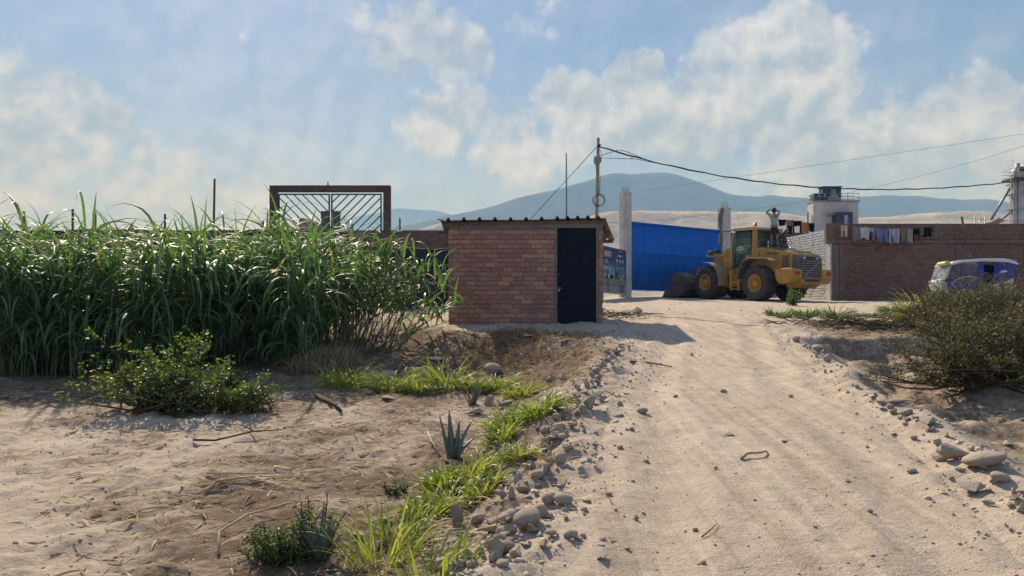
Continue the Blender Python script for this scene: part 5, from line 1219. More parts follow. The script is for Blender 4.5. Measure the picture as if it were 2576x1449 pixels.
def cane(xy, hgt, nleaf, lean_az=None, lean=0.06, seed=0, lowleaf=.12, ll=(.85, 1.5), lw=(.030, .062), droop=(2.2, 3.1), stemr=.011, dry=.06, vb=None, vs=None):
    rg = np.random.default_rng(seed); xy = np.asarray(xy, float); N = len(xy)
    z = H(xy[:, 0], xy[:, 1]) - .03; base = np.column_stack([xy, z])
    laz = rg.uniform(0, 2 * np.pi, N) if lean_az is None else lean_az + rg.normal(0, .35, N)
    ln = np.abs(rg.normal(lean, lean * .6, N)); hgt = np.broadcast_to(hgt, (N,)) * rg.uniform(.80, 1.14, N) * (1 + .22 * fbm(xy[:, 0] * .8, xy[:, 1] * .8, 77, 3))
    top = base + np.column_stack([np.cos(laz) * np.sin(ln), np.sin(laz) * np.sin(ln), np.cos(ln)]) * (hgt * .82)[:, None]
    bow = np.column_stack([np.cos(laz), np.sin(laz), np.zeros(N)]) * (-.10 * ln * hgt)[:, None]
    vs.add(rods(base, top, stemr, stemr * .5, bow, 5, 3), np.clip(rg.normal(.35, .25, N), 0, 1))
    for k in range(nleaf):
        f = lowleaf + (1 - lowleaf) * ((k + rg.uniform(0, 1, N)) / nleaf)
        p = base + (top - base) * f[:, None] + bow * (4 * f * (1 - f))[:, None]
        az = rg.uniform(0, 2 * np.pi, N); toptip = (f > .86)
        L_ = rg.uniform(*ll, N) * (1 - .25 * (1 - f)) * np.where(toptip, 1.0, 1.0)
        el = np.where(toptip, rg.uniform(1.0, 1.45, N), rg.uniform(.7, 1.2, N)) - (.0)
        bd = np.where(toptip, rg.uniform(.9, 2.6, N), rg.uniform(*droop, N))
        tint = np.clip(rg.normal(.35 + .18 * f, .16, N), 0, .86); dr = rg.random(N) < dry * (1.6 - f); tint = np.where(dr, 1.0, tint)
        vb.add(blades(p, az, el, bd, L_, rg.uniform(*lw, N), 7, .35, .35, rg, 1.15), tint)

# the tall stand of cane grass on the left
def stand_xy(n, seed):
    rg = np.random.default_rng(seed); out = []
    while len(out) < n:
        x, y = rg.uniform(-15, -1.7), rg.uniform(12.2, 17.2)
        front = 12.55 + .45 * math.sin(x * 1.1) + .3 * math.sin(x * 2.7 + 1)
        right = -3.35 + .25 * (y - 12.5) * .3
        if y < front or x > right: continue
        dens = 1.0 if y < front + 1.3 else .55
        if rg.random() < dens: out.append((x, y))
    return np.array(out)
vb, vs = VB(), VB()
xy = stand_xy(1150, 3)
deep = xy[:, 1] > 14.4
cane(xy[~deep], 2.0, 12, None, .10, 5, vb=vb, vs=vs, lowleaf=.08)
cane(xy[deep], 1.95, 6, None, .08, 6, vb=vb, vs=vs, lowleaf=.5)
g_ = stand_xy(60, 9); cane(g_, 2.55, 5, None, .07, 7, vb=vb, vs=vs, lowleaf=.72, droop=(1.0, 2.2))
rg = np.random.default_rng(77); n = 520; fx_ = rg.uniform(-13, -3.4, n); fy_ = 12.55 + .45 * np.sin(fx_ * 1.1) + .3 * np.sin(fx_ * 2.7 + 1) + rg.uniform(.0, .35, n)
vb.add(blades(np.column_stack([fx_, fy_, H(fx_, fy_) + rg.uniform(.55, 1.75, n)]), -math.pi / 2 + rg.normal(0, .9, n), rg.uniform(.5, 1.1, n), rg.uniform(2.0, 2.7, n), rg.uniform(.9, 1.5, n), rg.uniform(.040, .070, n), 8, .3, .3, rg, 1.0), np.clip(rg.normal(.45, .2, n), 0, .85))
vs.build('tall_grass_stems', STEMM, None, kind='stuff')['label'] = 'stems of the tall green cane grass stand'
o = vb.build('tall_grass', CANE, None, kind='stuff'); o['label'] = 'dense stand of tall green cane grass on the left'
# separate clumps at its right end
def clump(label, u, v, n, spread, h, laz, lean, seed, nleaf=8, stemr=.012, dry=.1, low=.3, ll=(.6, 1.0)):
    x, y, z = hit(u, v); rg = np.random.default_rng(seed); e = empty('cane_grass_clump', (x, y, z), 0, label, 'grass', 'cane grass clumps at the end of the stand')
    xy = np.column_stack([x + rg.normal(0, spread, n), y + rg.normal(0, spread * .7, n)])
    vb, vs = VB(), VB(); cane(xy, h, nleaf, laz, lean, seed, low, ll, vb=vb, vs=vs, stemr=stemr, dry=dry)
    vs.build('stems', STEMM, e, (x, y, z), 'stuff'); vb.build('leaves', CANE, e, (x, y, z), 'stuff'); return e
clump('cane grass clump leaning far right towards the shed corner', 955, 888, 22, .20, 2.3, 0.0, .62, 21, 6, low=.50, ll=(.55, .95))
clump('upright cane grass clump with pale bare stems above the dry stubble', 765, 884, 46, .32, 2.25, None, .13, 22, 7, .014, .12, .45)
clump('cane grass clump with splayed pale stems left of the leaning one', 860, 899, 34, .26, 2.25, .2, .28, 23, 7, .014, .12, .4)
clump('low cane grass spilling forward at the far left edge', 60, 925, 26, .5, 1.1, -1.4, .8, 24, 6, low=.1)
clump('low cane grass leaves sprawled on the soil behind the flowering shrub', 250, 940, 16, .45, .9, -1.2, .9, 25, 6, low=.1)
# dry stubble mound
x, y, z = hit(815, 938); e = empty('dry_stubble_mound', (x, y, z), 0, 'mound of dry brown cut stubble below the cane grass', 'stubble')
rg = np.random.default_rng(31); n = 1500; rr = np.sqrt(rg.random(n)); aa = rg.uniform(0, 2 * np.pi, n)
px_, py_ = x + rr * np.cos(aa) * .62, y + .15 + rr * np.sin(aa) * .42; bz = H(px_, py_) - .02 + .16 * (1 - rr ** 2)
vb = VB(); vb.add(blades(np.column_stack([px_, py_, bz]), rg.uniform(0, 6.28, n), rg.uniform(.7, 1.55, n), rg.uniform(0, 1.6, n), rg.uniform(.14, .42, n), rg.uniform(.007, .016, n), 4, 0, .8, rg), rg.uniform(.1, .95, n)); vb.build('dry_blades', DRYM, e, (x, y, z))

# bright green grass tufts along the bank
def tuft(label, u, v, wpx, hpx, n=150, seed=0, mat=None, tint=(.5, .22), name='grass_tuft', group='bright grass tufts along the bank', bw=(.013, .027), bend=(.6, 2.8), cat='grass', dry=110):
    x, y, z = hit(u, v); rg = np.random.default_rng(seed); e = empty(name, (x, y, z), 0, label, cat, group)
    w = wpx / FPX * y * .5; hh = hpx / FPX * y; n = int(n); r_ = np.sqrt(rg.random(n)) * w; a_ = rg.uniform(0, 6.28, n)
    px_, py_ = x + r_ * np.cos(a_), y + .6 * r_ * np.sin(a_) + .02; bz = H(px_, py_) - .015
    out = np.arctan2(py_ - y, px_ - x) + rg.normal(0, .7, n)
    vb = VB(); vb.add(blades(np.column_stack([px_, py_, bz]), out, rg.uniform(.75, 1.5, n), rg.uniform(*bend, n), hh * rg.uniform(.55, 1.25, n), rg.uniform(*bw, n), 5, .25, .5, rg), np.clip(rg.normal(*tint, n), 0, .93)); vb.build('blades', mat or TUFT, e, (x, y, z))
    if dry:
        k = dry; r_ = np.sqrt(rg.random(k)) * w * 1.15; a_ = rg.uniform(0, 6.28, k); px_, py_ = x + r_ * np.cos(a_), y + .6 * r_ * np.sin(a_); bz = H(px_, py_) + .005
        vb = VB(); vb.add(blades(np.column_stack([px_, py_, bz]), rg.uniform(0, 6.28, k), rg.uniform(-.1, .8, k), rg.uniform(.2, 1.4, k), hh * rg.uniform(.4, 1.0, k), rg.uniform(.004, .010, k), 4, 0, .8, rg), rg.uniform(.2, 1, k)); vb.build('dry_blades', DRYM, e, (x, y, z))
    return e
TL = [(868, 972, 105, 50, 'grass tuft under the dry stubble mound'), (985, 985, 95, 55, 'leftmost bright grass tuft in the row below the mulch heap'), (1050, 988, 80, 48, 'second bright grass tuft in the row below the mulch heap'), (1125, 985, 85, 78, 'tallest bright grass tuft with upright spikes in the row below the mulch'), (1195, 985, 70, 45, 'grass tuft beside the small upright agave'), (1250, 985, 85, 52, 'grass tuft behind the two pale angular stones'), (1308, 1003, 75, 50, 'grass tuft at the bend of the green row'),
      (1362, 1045, 90, 58, 'grass tuft reaching farthest towards the road'), (1318, 1062, 80, 55, 'dense grass tuft just below the bend of the row'), (1278, 1090, 85, 55, 'grass tuft left of the grey rubble halfway down the row'), (1262, 1112, 75, 45, 'low grass tuft right of the flat grey stone'), (1305, 1150, 75, 42, 'small grass tuft among rubble right of the large agave'), (1245, 1168, 70, 40, 'sparse grass tuft just right of the large agave'),
      (1190, 1215, 95, 62, 'yellow-green grass tuft below the large agave'), (1115, 1232, 80, 58, 'grass tuft at the left end of the lower row'), (1140, 1285, 120, 75, 'largest grass tuft with dead leaves beneath, lower row'), (1215, 1255, 80, 45, 'grass tuft hanging over the stones of the lower row'), (1070, 1310, 90, 60, 'grass tuft beside the flat foreground stones')]
for i, (u, v, w_, h_, lab) in enumerate(TL): tuft(lab, u, v, w_, h_ * random.uniform(1.1, 1.55), 70 + w_ * .9, 100 + i, tint=(random.uniform(.35, .7), .22))
for i, (u, v, w_, h_, lab) in enumerate([(955, 1440, 150, 190, 'tall sparse grass blades rising at the bottom edge, left'), (1090, 1445, 190, 120, 'sprawling sparse grass at the bottom edge beside the rubble'), (1010, 1370, 110, 120, 'thin upright grass blades between foreground stones')]):
    tuft(lab, u, v, w_, h_, 60, 140 + i, tint=(.45, .25), bw=(.009, .018), bend=(.2, 1.5), dry=40)
tuft('short green shoots in front of the dry stubble mound', 720, 905, 60, 80, 26, 150, bw=(.012, .024), tint=(.3, .2), dry=10)
# weeds on the right of the road
for i, (u, v, w_, h_, lab) in enumerate([(1960, 800, 80, 24, 'patch of low green weeds right of the road near the loader'), (2030, 797, 90, 28, 'second patch of low green weeds from the road'), (2110, 800, 110, 30, 'greenest weed patch before the brown wall'), (2190, 797, 90, 26, 'weed patch left of the cut twigs'), (2250, 790, 80, 30, 'weed patch beside the tall grass clump')]):
    tuft(lab, u, v, w_ * .8, h_ * random.uniform(.7, 1.3), 120, 160 + i, mat=HERB, tint=(.45, .28), bw=(.015, .04), group='weed patches on the right verge', dry=120)
tuft('tall yellowing grass clump standing before the mototaxi', 2345, 812, 110, 105, 170, 170, tint=(.55, .3), bw=(.012, .03), bend=(.8, 2.3), group=None, dry=140)
tuft('small yellowing grass clump left of the dark bushes', 2285, 808, 70, 60, 110, 171, tint=(.6, .3), bw=(.01, .025), bend=(.8, 2.3), group=None, dry=120)

def bush(name, label, cat, c, r, nb, nl, leaf, mats, seed, tints=(.5, .22), flat=.75, group=None, lw=.55, flowers=0, up=.35, twigdens=3, lo=.0):
    """branches from the base into an uneven crown, twigs, and single leaves along them"""
    x, y = c; z = Hs(x, y); rg = np.random.default_rng(seed); e = empty(name, (x, y, z - .02), 0, label, cat, group); O = np.array([x, y, z - .02])
    rx, ry, rz = r
    th = rg.uniform(0, 6.28, nb); ph = np.arcsin(rg.uniform(lo, 1, nb)); k = rg.uniform(.65, 1.12, nb) * (1 + .3 * np.sin(th * 3 + seed))
    tip = np.column_stack([np.cos(th) * np.cos(ph) * rx * k, np.sin(th) * np.cos(ph) * ry * k, np.abs(np.sin(ph)) * rz * k + .04])
    base = np.column_stack([rg.normal(0, rx * .26, nb), rg.normal(0, ry * .26, nb), np.zeros(nb)])
    bow = rg.normal(0, .13, (nb, 3)) * rx + np.array([0, 0, up * .25 * rz])
    tw = VB(); tw.add(rods(base + O, tip + O, .012 * rx + .004, .003, bow, 4, 3), rg.random(nb))
    T0, T1 = [], []
    for q in range(twigdens):
        f = rg.uniform(.35, .98, nb); p0 = base + (tip - base) * f[:, None] + bow * (4 * f * (1 - f))[:, None]
        d = rg.normal(0, 1, (nb, 3)); d[:, 2] = np.abs(d[:, 2]) * .7; d /= np.linalg.norm(d, axis=1)[:, None]
        p1 = p0 + d * (rg.uniform(.12, .32, nb) * rx)[:, None]; p1[:, 2] = np.maximum(p1[:, 2], .02); T0.append(p0); T1.append(p1)
    T0, T1 = np.concatenate(T0), np.concatenate(T1); tw.add(rods(T0 + O, T1 + O, .0035, .0015, rg.normal(0, .02, T0.shape) * rx, 3, 1), rg.random(len(T0)))
    tw.build('branches', mats[1], e, O)
    i = rg.integers(0, len(T0), nl); f = rg.uniform(.1, 1.05, nl); p = T0[i] + (T1[i] - T0[i]) * f[:, None] + rg.normal(0, leaf * .7, (nl, 3)); p[:, 2] = np.maximum(p[:, 2], .01)
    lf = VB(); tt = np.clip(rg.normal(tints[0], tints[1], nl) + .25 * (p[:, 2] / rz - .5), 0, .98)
    lf.add(blades(p + O, rg.uniform(0, 6.28, nl), rg.uniform(-.5, 1.2, nl), rg.uniform(-.3, 1.0, nl), leaf * rg.uniform(.6, 1.4, nl), leaf * lw * rg.uniform(.7, 1.2, nl), 3, 0, .9, rg, 1.3, 3), tt)
    lf.build('leaves', mats[0], e, O)
    if flowers:
        j = rg.integers(0, len(T1), flowers); j = j[(T1[j][:, 0] < -.1 * rx) & (T1[j][:, 2] > .25 * rz)]; p = T1[j] + np.array([0, 0, .01]); n = len(p)
        fb = VB()
        for q in range(4): fb.add(blades(p + O, rg.uniform(0, 6.28, n), .4, .3, .034, .024, 2, 0, .3, rg, 1.3, 3), rg.random(n))
        fb.build('flowers', FLOW, e, O, 'stuff')
    return e
x, y, z = hit(385, 1045); bush('flowering_shrub', 'leafy green shrub with small yellow flowers in the left field', 'shrub', (x, y + .35), (.92, .55, .78), 90, 4200, .042, (HERB, TWIG), 41, (.55, .22), flowers=420, lw=.7)
x, y, z = hit(585, 1050); bush('low_shrub', 'low spreading green shrub joined to the right of the flowering one', 'shrub', (x, y + .25), (.55, .38, .30), 60, 2000, .036, (HERB, TWIG), 42, (.42, .22), lw=.65)
x, y, z = hit(560, 985); bush('low_shrub', 'small green herb at the foot of the cane grass', 'shrub', (x, y + .2), (.35, .25, .30), 30, 700, .035, (HERB, TWIG), 43, (.4, .2), lw=.65)
x, y, z = hit(690, 1430); bush('herb_bush', 'dark green bushy herb at the bottom edge beside the agave cluster', 'herb', (x, y + .1), (.24, .18, .24), 60, 2300, .020, (HERB, TWIG), 44, (.22, .2), lw=.5)
x, y, z = hit(770, 1395); bush('herb_bush', 'small dark herb growing against the agave cluster', 'herb', (x, y + .1), (.15, .12, .26), 34, 900, .018, (HERB, TWIG), 45, (.2, .2), lw=.5)
x, y, z = hit(995, 1245); bush('herb_bush', 'tiny grey-green weed left of the lower grass tufts', 'herb', (x, y), (.13, .1, .09), 26, 420, .014, (HERB, TWIG), 46, (.25, .15), lw=.5)
x, y, z = hit(1995, 768); bush('herb_bush', 'leafy green weed standing in front of the loader rear wheel', 'herb', (x, y), (.26, .2, .46), 34, 900, .05, (HERB, TWIG), 47, (.5, .25), lw=.45)
for i, (u, v, dy, r, nl, lab) in enumerate([
    (2535, 1010, .55, (1.0, .85, .80), 8000, 'large dark dry bush hanging over the right roadside'), (2640, 960, .6, (.95, .8, 1.15), 5200, 'dark dry bush cut by the right edge of the photo'),
    (2450, 895, .6, (.70, .55, .50), 3000, 'low twiggy bush left of the large dark one'), (2470, 860, .9, (1.0, .7, .85), 4200, 'olive bush on the bank behind the large dark one'),
    (2570, 855, .9, (1.1, .7, 1.0), 4200, 'olive bush at the right edge below the mototaxi'), (2390, 830, .6, (.85, .55, .72), 3000, 'olive bush directly below the mototaxi nose'),
    (2500, 815, .8, (1.1, .7, .80), 3600, 'olive bush below the mototaxi rear wheel'), (2590, 805, .8, (1.1, .7, 1.0), 3000, 'olive bush behind the mototaxi tail')]):
    x, y, z = hit(u, v); bush('dry_bush', lab, 'bush', (x, y + dy), r, 95, int(nl * 1.5), .034, (OLIVE, TWIG), 50 + i, (.48, .24), group='dry bushes on the right bank', lw=.42, twigdens=6, lo=-.05)
def agave(label, u, v, n, L_, w_, seed, up=(.8, 1.45), az=None):
    x, y, z = hit(u, v); rg = np.random.default_rng(seed); e = empty('agave_plant', (x, y, z), 0, label, 'agave', 'agave plants along the bank'); O = (x, y, z)
    a = np.linspace(0, 6.28, n, endpoint=False) + rg.normal(0, .3, n)
    if az is not None: a = np.array(az)
    base = np.column_stack([x + .03 * np.cos(a), y + .03 * np.sin(a), np.full(n, z - .02)])
    V, Q, k = blades(base, a, rg.uniform(*up, n), rg.uniform(-.1, .5, n), L_ * rg.uniform(.6, 1.15, n), w_ * rg.uniform(.8, 1.2, n), 8, .55, .15, rg, 1.3, 1.6)
    me_t = rg.uniform(0, .7, n)
    for i in range(n):
        Vi = V[i * k:(i + 1) * k] - np.array(O); Qi = Q[:len(Q) // n]
        o = link('leaf', np_mesh('leaf', Vi, Qi, mat=AGAV, attrs={'tint': np.full(k, me_t[i] if rg.random() > .15 else 1.0)}), e); md = o.modifiers.new('t', 'SOLIDIFY'); md.thickness = .010; md.offset = 0
agave('large grey-green agave with pointed leaves beside the grass row', 1140, 1152, 7, .40, .085, 61, (.9, 1.5), (3.0, 2.5, 1.9, 1.2, .5, .2, 4.4))
agave('cluster of narrow grey agave leaves at the bottom edge', 805, 1405, 14, .30, .040, 62, (.9, 1.5))
agave('small upright agave behind the bank stones', 1188, 1018, 8, .30, .035, 63, (1.0, 1.5))
agave('little agave between the pale stones and the green row', 1282, 1050, 7, .22, .030, 64, (1.0, 1.5))

# ------------------------------------------------------------------ stones
STONE_N, t, b, out = newmat('field_stone'); co = nd(t, 'ShaderNodeTexCoord').outputs['Object']; rnd = nd(t, 'ShaderNodeObjectInfo').outputs['Random']
def stone_mat(t, b, rnd, co, sc):
    r = nd(t, 'ShaderNodeValToRGB'); t.links.new(rnd, r.inputs[0]); el = r.color_ramp.elements; el[0].color = (.33, .275, .22, 1); el[1].color = (.56, .51, .43, 1); e = el.new(.5); e.color = (.44, .38, .305, 1)
    n1 = noise_(t, co, sc, 6, .65).outputs['Fac']; c = mix_(t, mapr(t, n1, .35, .7, 0, .6), r.outputs[0], (.23, .18, .14))
    g = nd(t, 'ShaderNodeNewGeometry'); sx = nd(t, 'ShaderNodeSeparateXYZ'); t.links.new(g.outputs['Normal'], sx.inputs[0])
    c = mix_(t, math_(t, 'MULTIPLY', mapr(t, sx.outputs['Z'], -.1, .9), mapr(t, noise_(t, co, sc * .6, 6, .7).outputs['Fac'], .35, .65, .2, .75)), c, (.55, .465, .37))
    t.links.new(c, b.inputs['Base Color']); b.inputs['Roughness'].default_value = .95; b.inputs['Specular IOR Level'].default_value = .15
    bump(t, b, noise_(t, co, sc * 5, 6, .7).outputs['Fac'], .1 / sc, .7)
stone_mat(t, b, rnd, co, 3.0)
STONE_S, t, b, out = newmat('gravel_stone'); stone_mat(t, b, nd(t, 'ShaderNodeAttribute', attribute_name='tint').outputs['Fac'], nd(t, 'ShaderNodeTexCoord').outputs['Object'], 30.0)
def rock_mesh(seed, kind):
    rs = random.Random(seed); bm = bmesh.new()
    if kind == 'r':
        bmesh.ops.create_icosphere(bm, subdivisions=3, radius=.5)
        sx, sy, sz = 1, rs.uniform(.75, .95), rs.uniform(.62, .8)
        for v in bm.verts:
            n = mnoise.noise(v.co * 1.8 + Vector((seed, 0, 0))) * .14 + mnoise.noise(v.co * 5 + Vector((0, seed, 0))) * .03
            v.co = Vector((v.co.x * sx, v.co.y * sy, v.co.z * sz)) * (1 + n)
    else:
        sx, sy, sz = 1, rs.uniform(.6, .95), rs.uniform(.35, .85) if kind == 'a' else rs.uniform(.16, .28)
        for i in range(11):
            v = Vector((rs.gauss(0, 1), rs.gauss(0, 1), rs.gauss(0, 1))).normalized() * rs.uniform(.42, .56); bm.verts.new((v.x * sx, v.y * sy, v.z * sz))
        r_ = bmesh.ops.convex_hull(bm, input=bm.verts); bmesh.ops.delete(bm, geom=[g for g in r_['geom_interior'] if isinstance(g, bmesh.types.BMVert)], context='VERTS')
        bmesh.ops.bevel(bm, geom=bm.edges[:], offset=.012, segments=1, affect='EDGES', profile=.6)
        bmesh.ops.triangulate(bm, faces=bm.faces[:]); bmesh.ops.subdivide_edges(bm, edges=[e for e in bm.edges if e.calc_length() > .18], cuts=1)
        for v in bm.verts: v.co += Vector((mnoise.noise(v.co * 6 + Vector((seed, 1, 2))), mnoise.noise(v.co * 6 + Vector((3, seed, 2))), mnoise.noise(v.co * 6 + Vector((5, 1, seed))))) * .012
    me = bpy.data.meshes.new('stone'); bm.to_mesh(me); bm.free(); me.materials.append(STONE_N)
    me.polygons.foreach_set('use_smooth', [kind == 'r'] * len(me.polygons)); return me
RK = {k: [rock_mesh(i * 7 + 1, k) for i in range(n)] for k, n in (('r', 5), ('a', 9), ('f', 5))}
def rock(u, v, wpx, kind, label, group=None, tall=1.0, name='stone'):
    x, y, z = hit(u, v); s = wpx / FPX * y * (1.22 if kind == 'a' else 1.08); me = random.choice(RK[kind]); zs = random.uniform(.85, 1.15) * tall
    hgt = max(abs(c[2]) for c in me.vertices.data.vertices[0:0]) if False else .5
    dz = {'r': .26, 'a': .20, 'f': .07}[kind] * s * zs
    o = link(name, me, None, (x, y + .25 * s, Hs(x, y + .25 * s) + dz), (random.gauss(0, .15), random.gauss(0, .15), random.uniform(0, 6.28)), (s, s * random.uniform(.9, 1.1), s * zs)); tag(o, label, 'stone', group); return o
ROCKS = [(1328, 1335, 78, 'r', 'largest smooth rounded boulder at the left edge of the road'), (1418, 1272, 48, 'r', 'smooth domed stone upper right of the largest boulder'), (1312, 1290, 32, 'r', 'small round stone touching the top of the largest boulder'), (1375, 1308, 31, 'r', 'round stone just right of the largest boulder'),
    (1387, 1352, 28, 'r', 'small stone below right of the largest boulder'), (1436, 1358, 36, 'r', 'oval pale stone on the road right of the boulders'), (1143, 1340, 52, 'a', 'tall dusty angular stone under the largest grass tuft'), (1227, 1350, 60, 'a', 'wedge shaped stone left of the largest boulder'), (1252, 1405, 52, 'a', 'upright grey stone at the bottom of the rubble'), (1202, 1400, 48, 'a', 'blocky stone left of the upright grey one'),
    (940, 1390, 56, 'a', 'pale angular stone behind the bottom grass blades'), (966, 1318, 46, 'f', 'flat pale slab above the bottom grass blades'), (900, 1355, 52, 'f', 'flat grey slab right of the agave cluster'), (1189, 1428, 34, 'r', 'small rounded stone near the bottom edge of the rubble'), (1264, 1425, 36, 'r', 'rounded stone at the bottom edge right of the rubble'), (1518, 1410, 36, 'a', 'pale stone on the road at the bottom, near the rubble'), (1520, 1362, 34, 'f', 'flat stone half buried in the road above the bottom pale one'),
    (1487, 1033, 60, 'a', 'big angular block at the road edge below the shed shadow'), (1617, 1042, 28, 'r', 'lone pale stone lying on the left wheel track'), (1240, 940, 46, 'r', 'rounded brown stone on the mulch heap'), (1089, 915, 50, 'a', 'grey block at the left foot of the mulch heap'), (978, 948, 74, 'f', 'long pale slab left of the green row'), (972, 1008, 38, 'a', 'brown stone below the leftmost bright tufts'),
    (1191, 1048, 50, 'a', 'pale rugged stone in front of the small agave'), (1237, 1022, 42, 'a', 'grey angular stone, left of two beside the green row'), (1271, 1026, 46, 'a', 'pale angular stone, right of two beside the green row'), (1222, 1140, 42, 'f', 'flat grey stone right of the large agave'), (1132, 1172, 50, 'f', 'dusty slab at the foot of the large agave'), (1425, 868, 46, 'f', 'dark slab in the shade before the shed door'), (1327, 853, 30, 'f', 'dark flat stone in the shade before the shed wall'),
    (1604, 790, 32, 'a', 'brown boulder beside the road right of the shed'), (1419, 958, 32, 'a', 'brown stone at the right end of the mulch heap'), (1388, 962, 34, 'a', 'brown stone second from the right end of the mulch'), (1530, 990, 40, 'f', 'flat slab at the road edge above the big angular block'), (1404, 1098, 42, 'a', 'dark angular stone on the rubble bank right of the bright tufts'), (1379, 1128, 40, 'a', 'pale faceted stone below the dark one on the bank'),
    (2411, 1165, 66, 'a', 'tallest pointed grey rock on the right roadside'), (2370, 1160, 38, 'a', 'small grey rock against the left of the pointed one'), (2494, 1185, 100, 'r', 'long smooth boulder right of the pointed grey rock'), (2524, 1218, 46, 'r', 'pale rounded stone below the long smooth boulder'), (2453, 1245, 72, 'a', 'lowest brown angular rock on the right roadside'), (2297, 1192, 22, 'r', 'pale pebble on the road left of the right hand rocks'), (2305, 1160, 44, 'f', 'flat white stone on the road left of the pointed rock'),
    (2130, 1213, 28, 'f', 'thin flat pale stone on the right half of the road'), (1977, 1114, 40, 'f', 'white flat shard in the middle of the road'), (2273, 1022, 52, 'a', 'grey broken rock at the upper right road edge'), (2228, 1022, 34, 'a', 'small rock left of the grey broken one'), (2285, 1047, 46, 'a', 'greenish grey rock below the broken one'), (2342, 1075, 48, 'a', 'rock with a shaded face further down the right edge'), (2532, 1035, 40, 'f', 'pale green flat stone under the large dark bush'), (2059, 885, 32, 'r', 'round stone before the undercut bank'), (2003, 858, 22, 'r', 'pale stone where the undercut bank meets the road'),
    (2082, 893, 36, 'a', 'greenish stone right of the round one before the bank'), (2087, 912, 32, 'a', 'pale stone below the greenish one before the bank'), (2535, 1122, 40, 'f', 'flat beige stone at the right edge above the long boulder'), (2475, 1146, 40, 'f', 'flat stone just behind the long smooth boulder'), (1838, 1098, 36, 'f', 'low embedded stone in the middle of the road'), (1822, 990, 18, 'a', 'small pointed stone alone in the middle of the road'), (1740, 896, 14, 'a', 'little stone on the road beyond the shed shadow')]
for (u, v, w_, k, lab) in ROCKS: rock(u, v, w_, k, lab, 'stones along the road', 1.5 if lab.startswith(('tallest pointed', 'tall dusty', 'upright')) else (.5 if lab.startswith('long smooth') else .8))
def scatter_rocks(n, line_, place, group, seed, size=(14, 36), spread=26, marks=()):
    """loose stones along a line; each is described by shape, size and the landmark it lies beside"""
    rs = random.Random(seed)
    for i in range(n):
        t_ = rs.random() * (len(line_) - 1); k = int(t_); f = t_ - k; u = line_[k][0] + (line_[k + 1][0] - line_[k][0]) * f; v = line_[k][1] + (line_[k + 1][1] - line_[k][1]) * f
        sp = spread * (v - 700) / 400; w_ = rs.uniform(*size); kd = rs.choice('aaaarf'); uu, vv = u + rs.gauss(0, sp), v + rs.gauss(0, sp * .4)
        sz = 'tiny' if w_ < size[0] + .33 * (size[1] - size[0]) else ('small' if w_ < size[0] + .67 * (size[1] - size[0]) else 'fist-sized')
        mk = next((m_ for lim, m_ in marks if vv < lim), place)
        rock(uu, vv, w_ * (v - 560) / 600, kd, '%s %s stone %s' % (sz, {'a': 'angular', 'r': 'rounded', 'f': 'flat'}[kd], mk), group)
scatter_rocks(150, [(1215, 1430), (1290, 1360), (1310, 1280), (1360, 1190), (1400, 1110), (1440, 1050), (1480, 980), (1520, 920), (1560, 870)], 'in the rubble at the bottom edge left of the road', 'rubble stones along the left road edge', 5, marks=((920, 'at the left road edge just below the shed shadow'), (1010, 'at the left road edge right of the mulch heap'), (1100, 'in the rubble beside the upper grass tufts'), (1200, 'in the rubble level with the large agave'), (1290, 'in the rubble beside the lower grass tufts'), (1370, 'in the rubble around the largest boulder')))
scatter_rocks(22, [(1150, 850), (1300, 845), (1450, 850), (1560, 840)], 'lying on the spoil before the shed', 'stones on the spoil before the shed', 6, (10, 22), 40)
scatter_rocks(52, [(2210, 1010), (2290, 1050), (2380, 1120), (2480, 1190), (2560, 1280)], 'at the right road edge below the long smooth boulder', 'stones along the right road edge', 7, (14, 34), 30, marks=((1050, 'at the right road edge above the dark bush foot'), (1130, 'at the right road edge before the pointed rock'), (1210, 'beside the long smooth boulder at the right')))
scatter_rocks(26, [(1990, 850), (2060, 890), (2090, 930), (2200, 1000)], 'in the gully right of the road', 'stones in the right gully', 8, (10, 20), 30)
for i, (u, v, w_) in enumerate([(1470, 1090, 16), (1560, 1130, 14), (1650, 1230, 14), (1600, 1310, 18), (1750, 1340, 14), (1900, 1260, 12), (2050, 1330, 16), (2190, 1290, 14), (2350, 1370, 18), (2400, 1300, 14), (1700, 1000, 12), (1900, 930, 12), (1800, 1180, 14), (1990, 1000, 12), (2120, 1090, 14), (1580, 1390, 20), (1770, 1420, 16), (2230, 1400, 16), (1560, 1020, 16), (1590, 1085, 13), (1500, 1180, 20), (1530, 1250, 18), (1470, 1290, 18)]):
    rock(u, v, w_, 'arf'[i % 3], ('angular pebble', 'round pebble', 'flat pebble')[i % 3] + (' on the far half of the dusty road' if v < 1100 else (' half sunk in the left wheel track' if u < 1700 else (' half sunk in the right wheel track' if u > 2000 else ' on the crown of the near road'))), 'pebbles on the road')
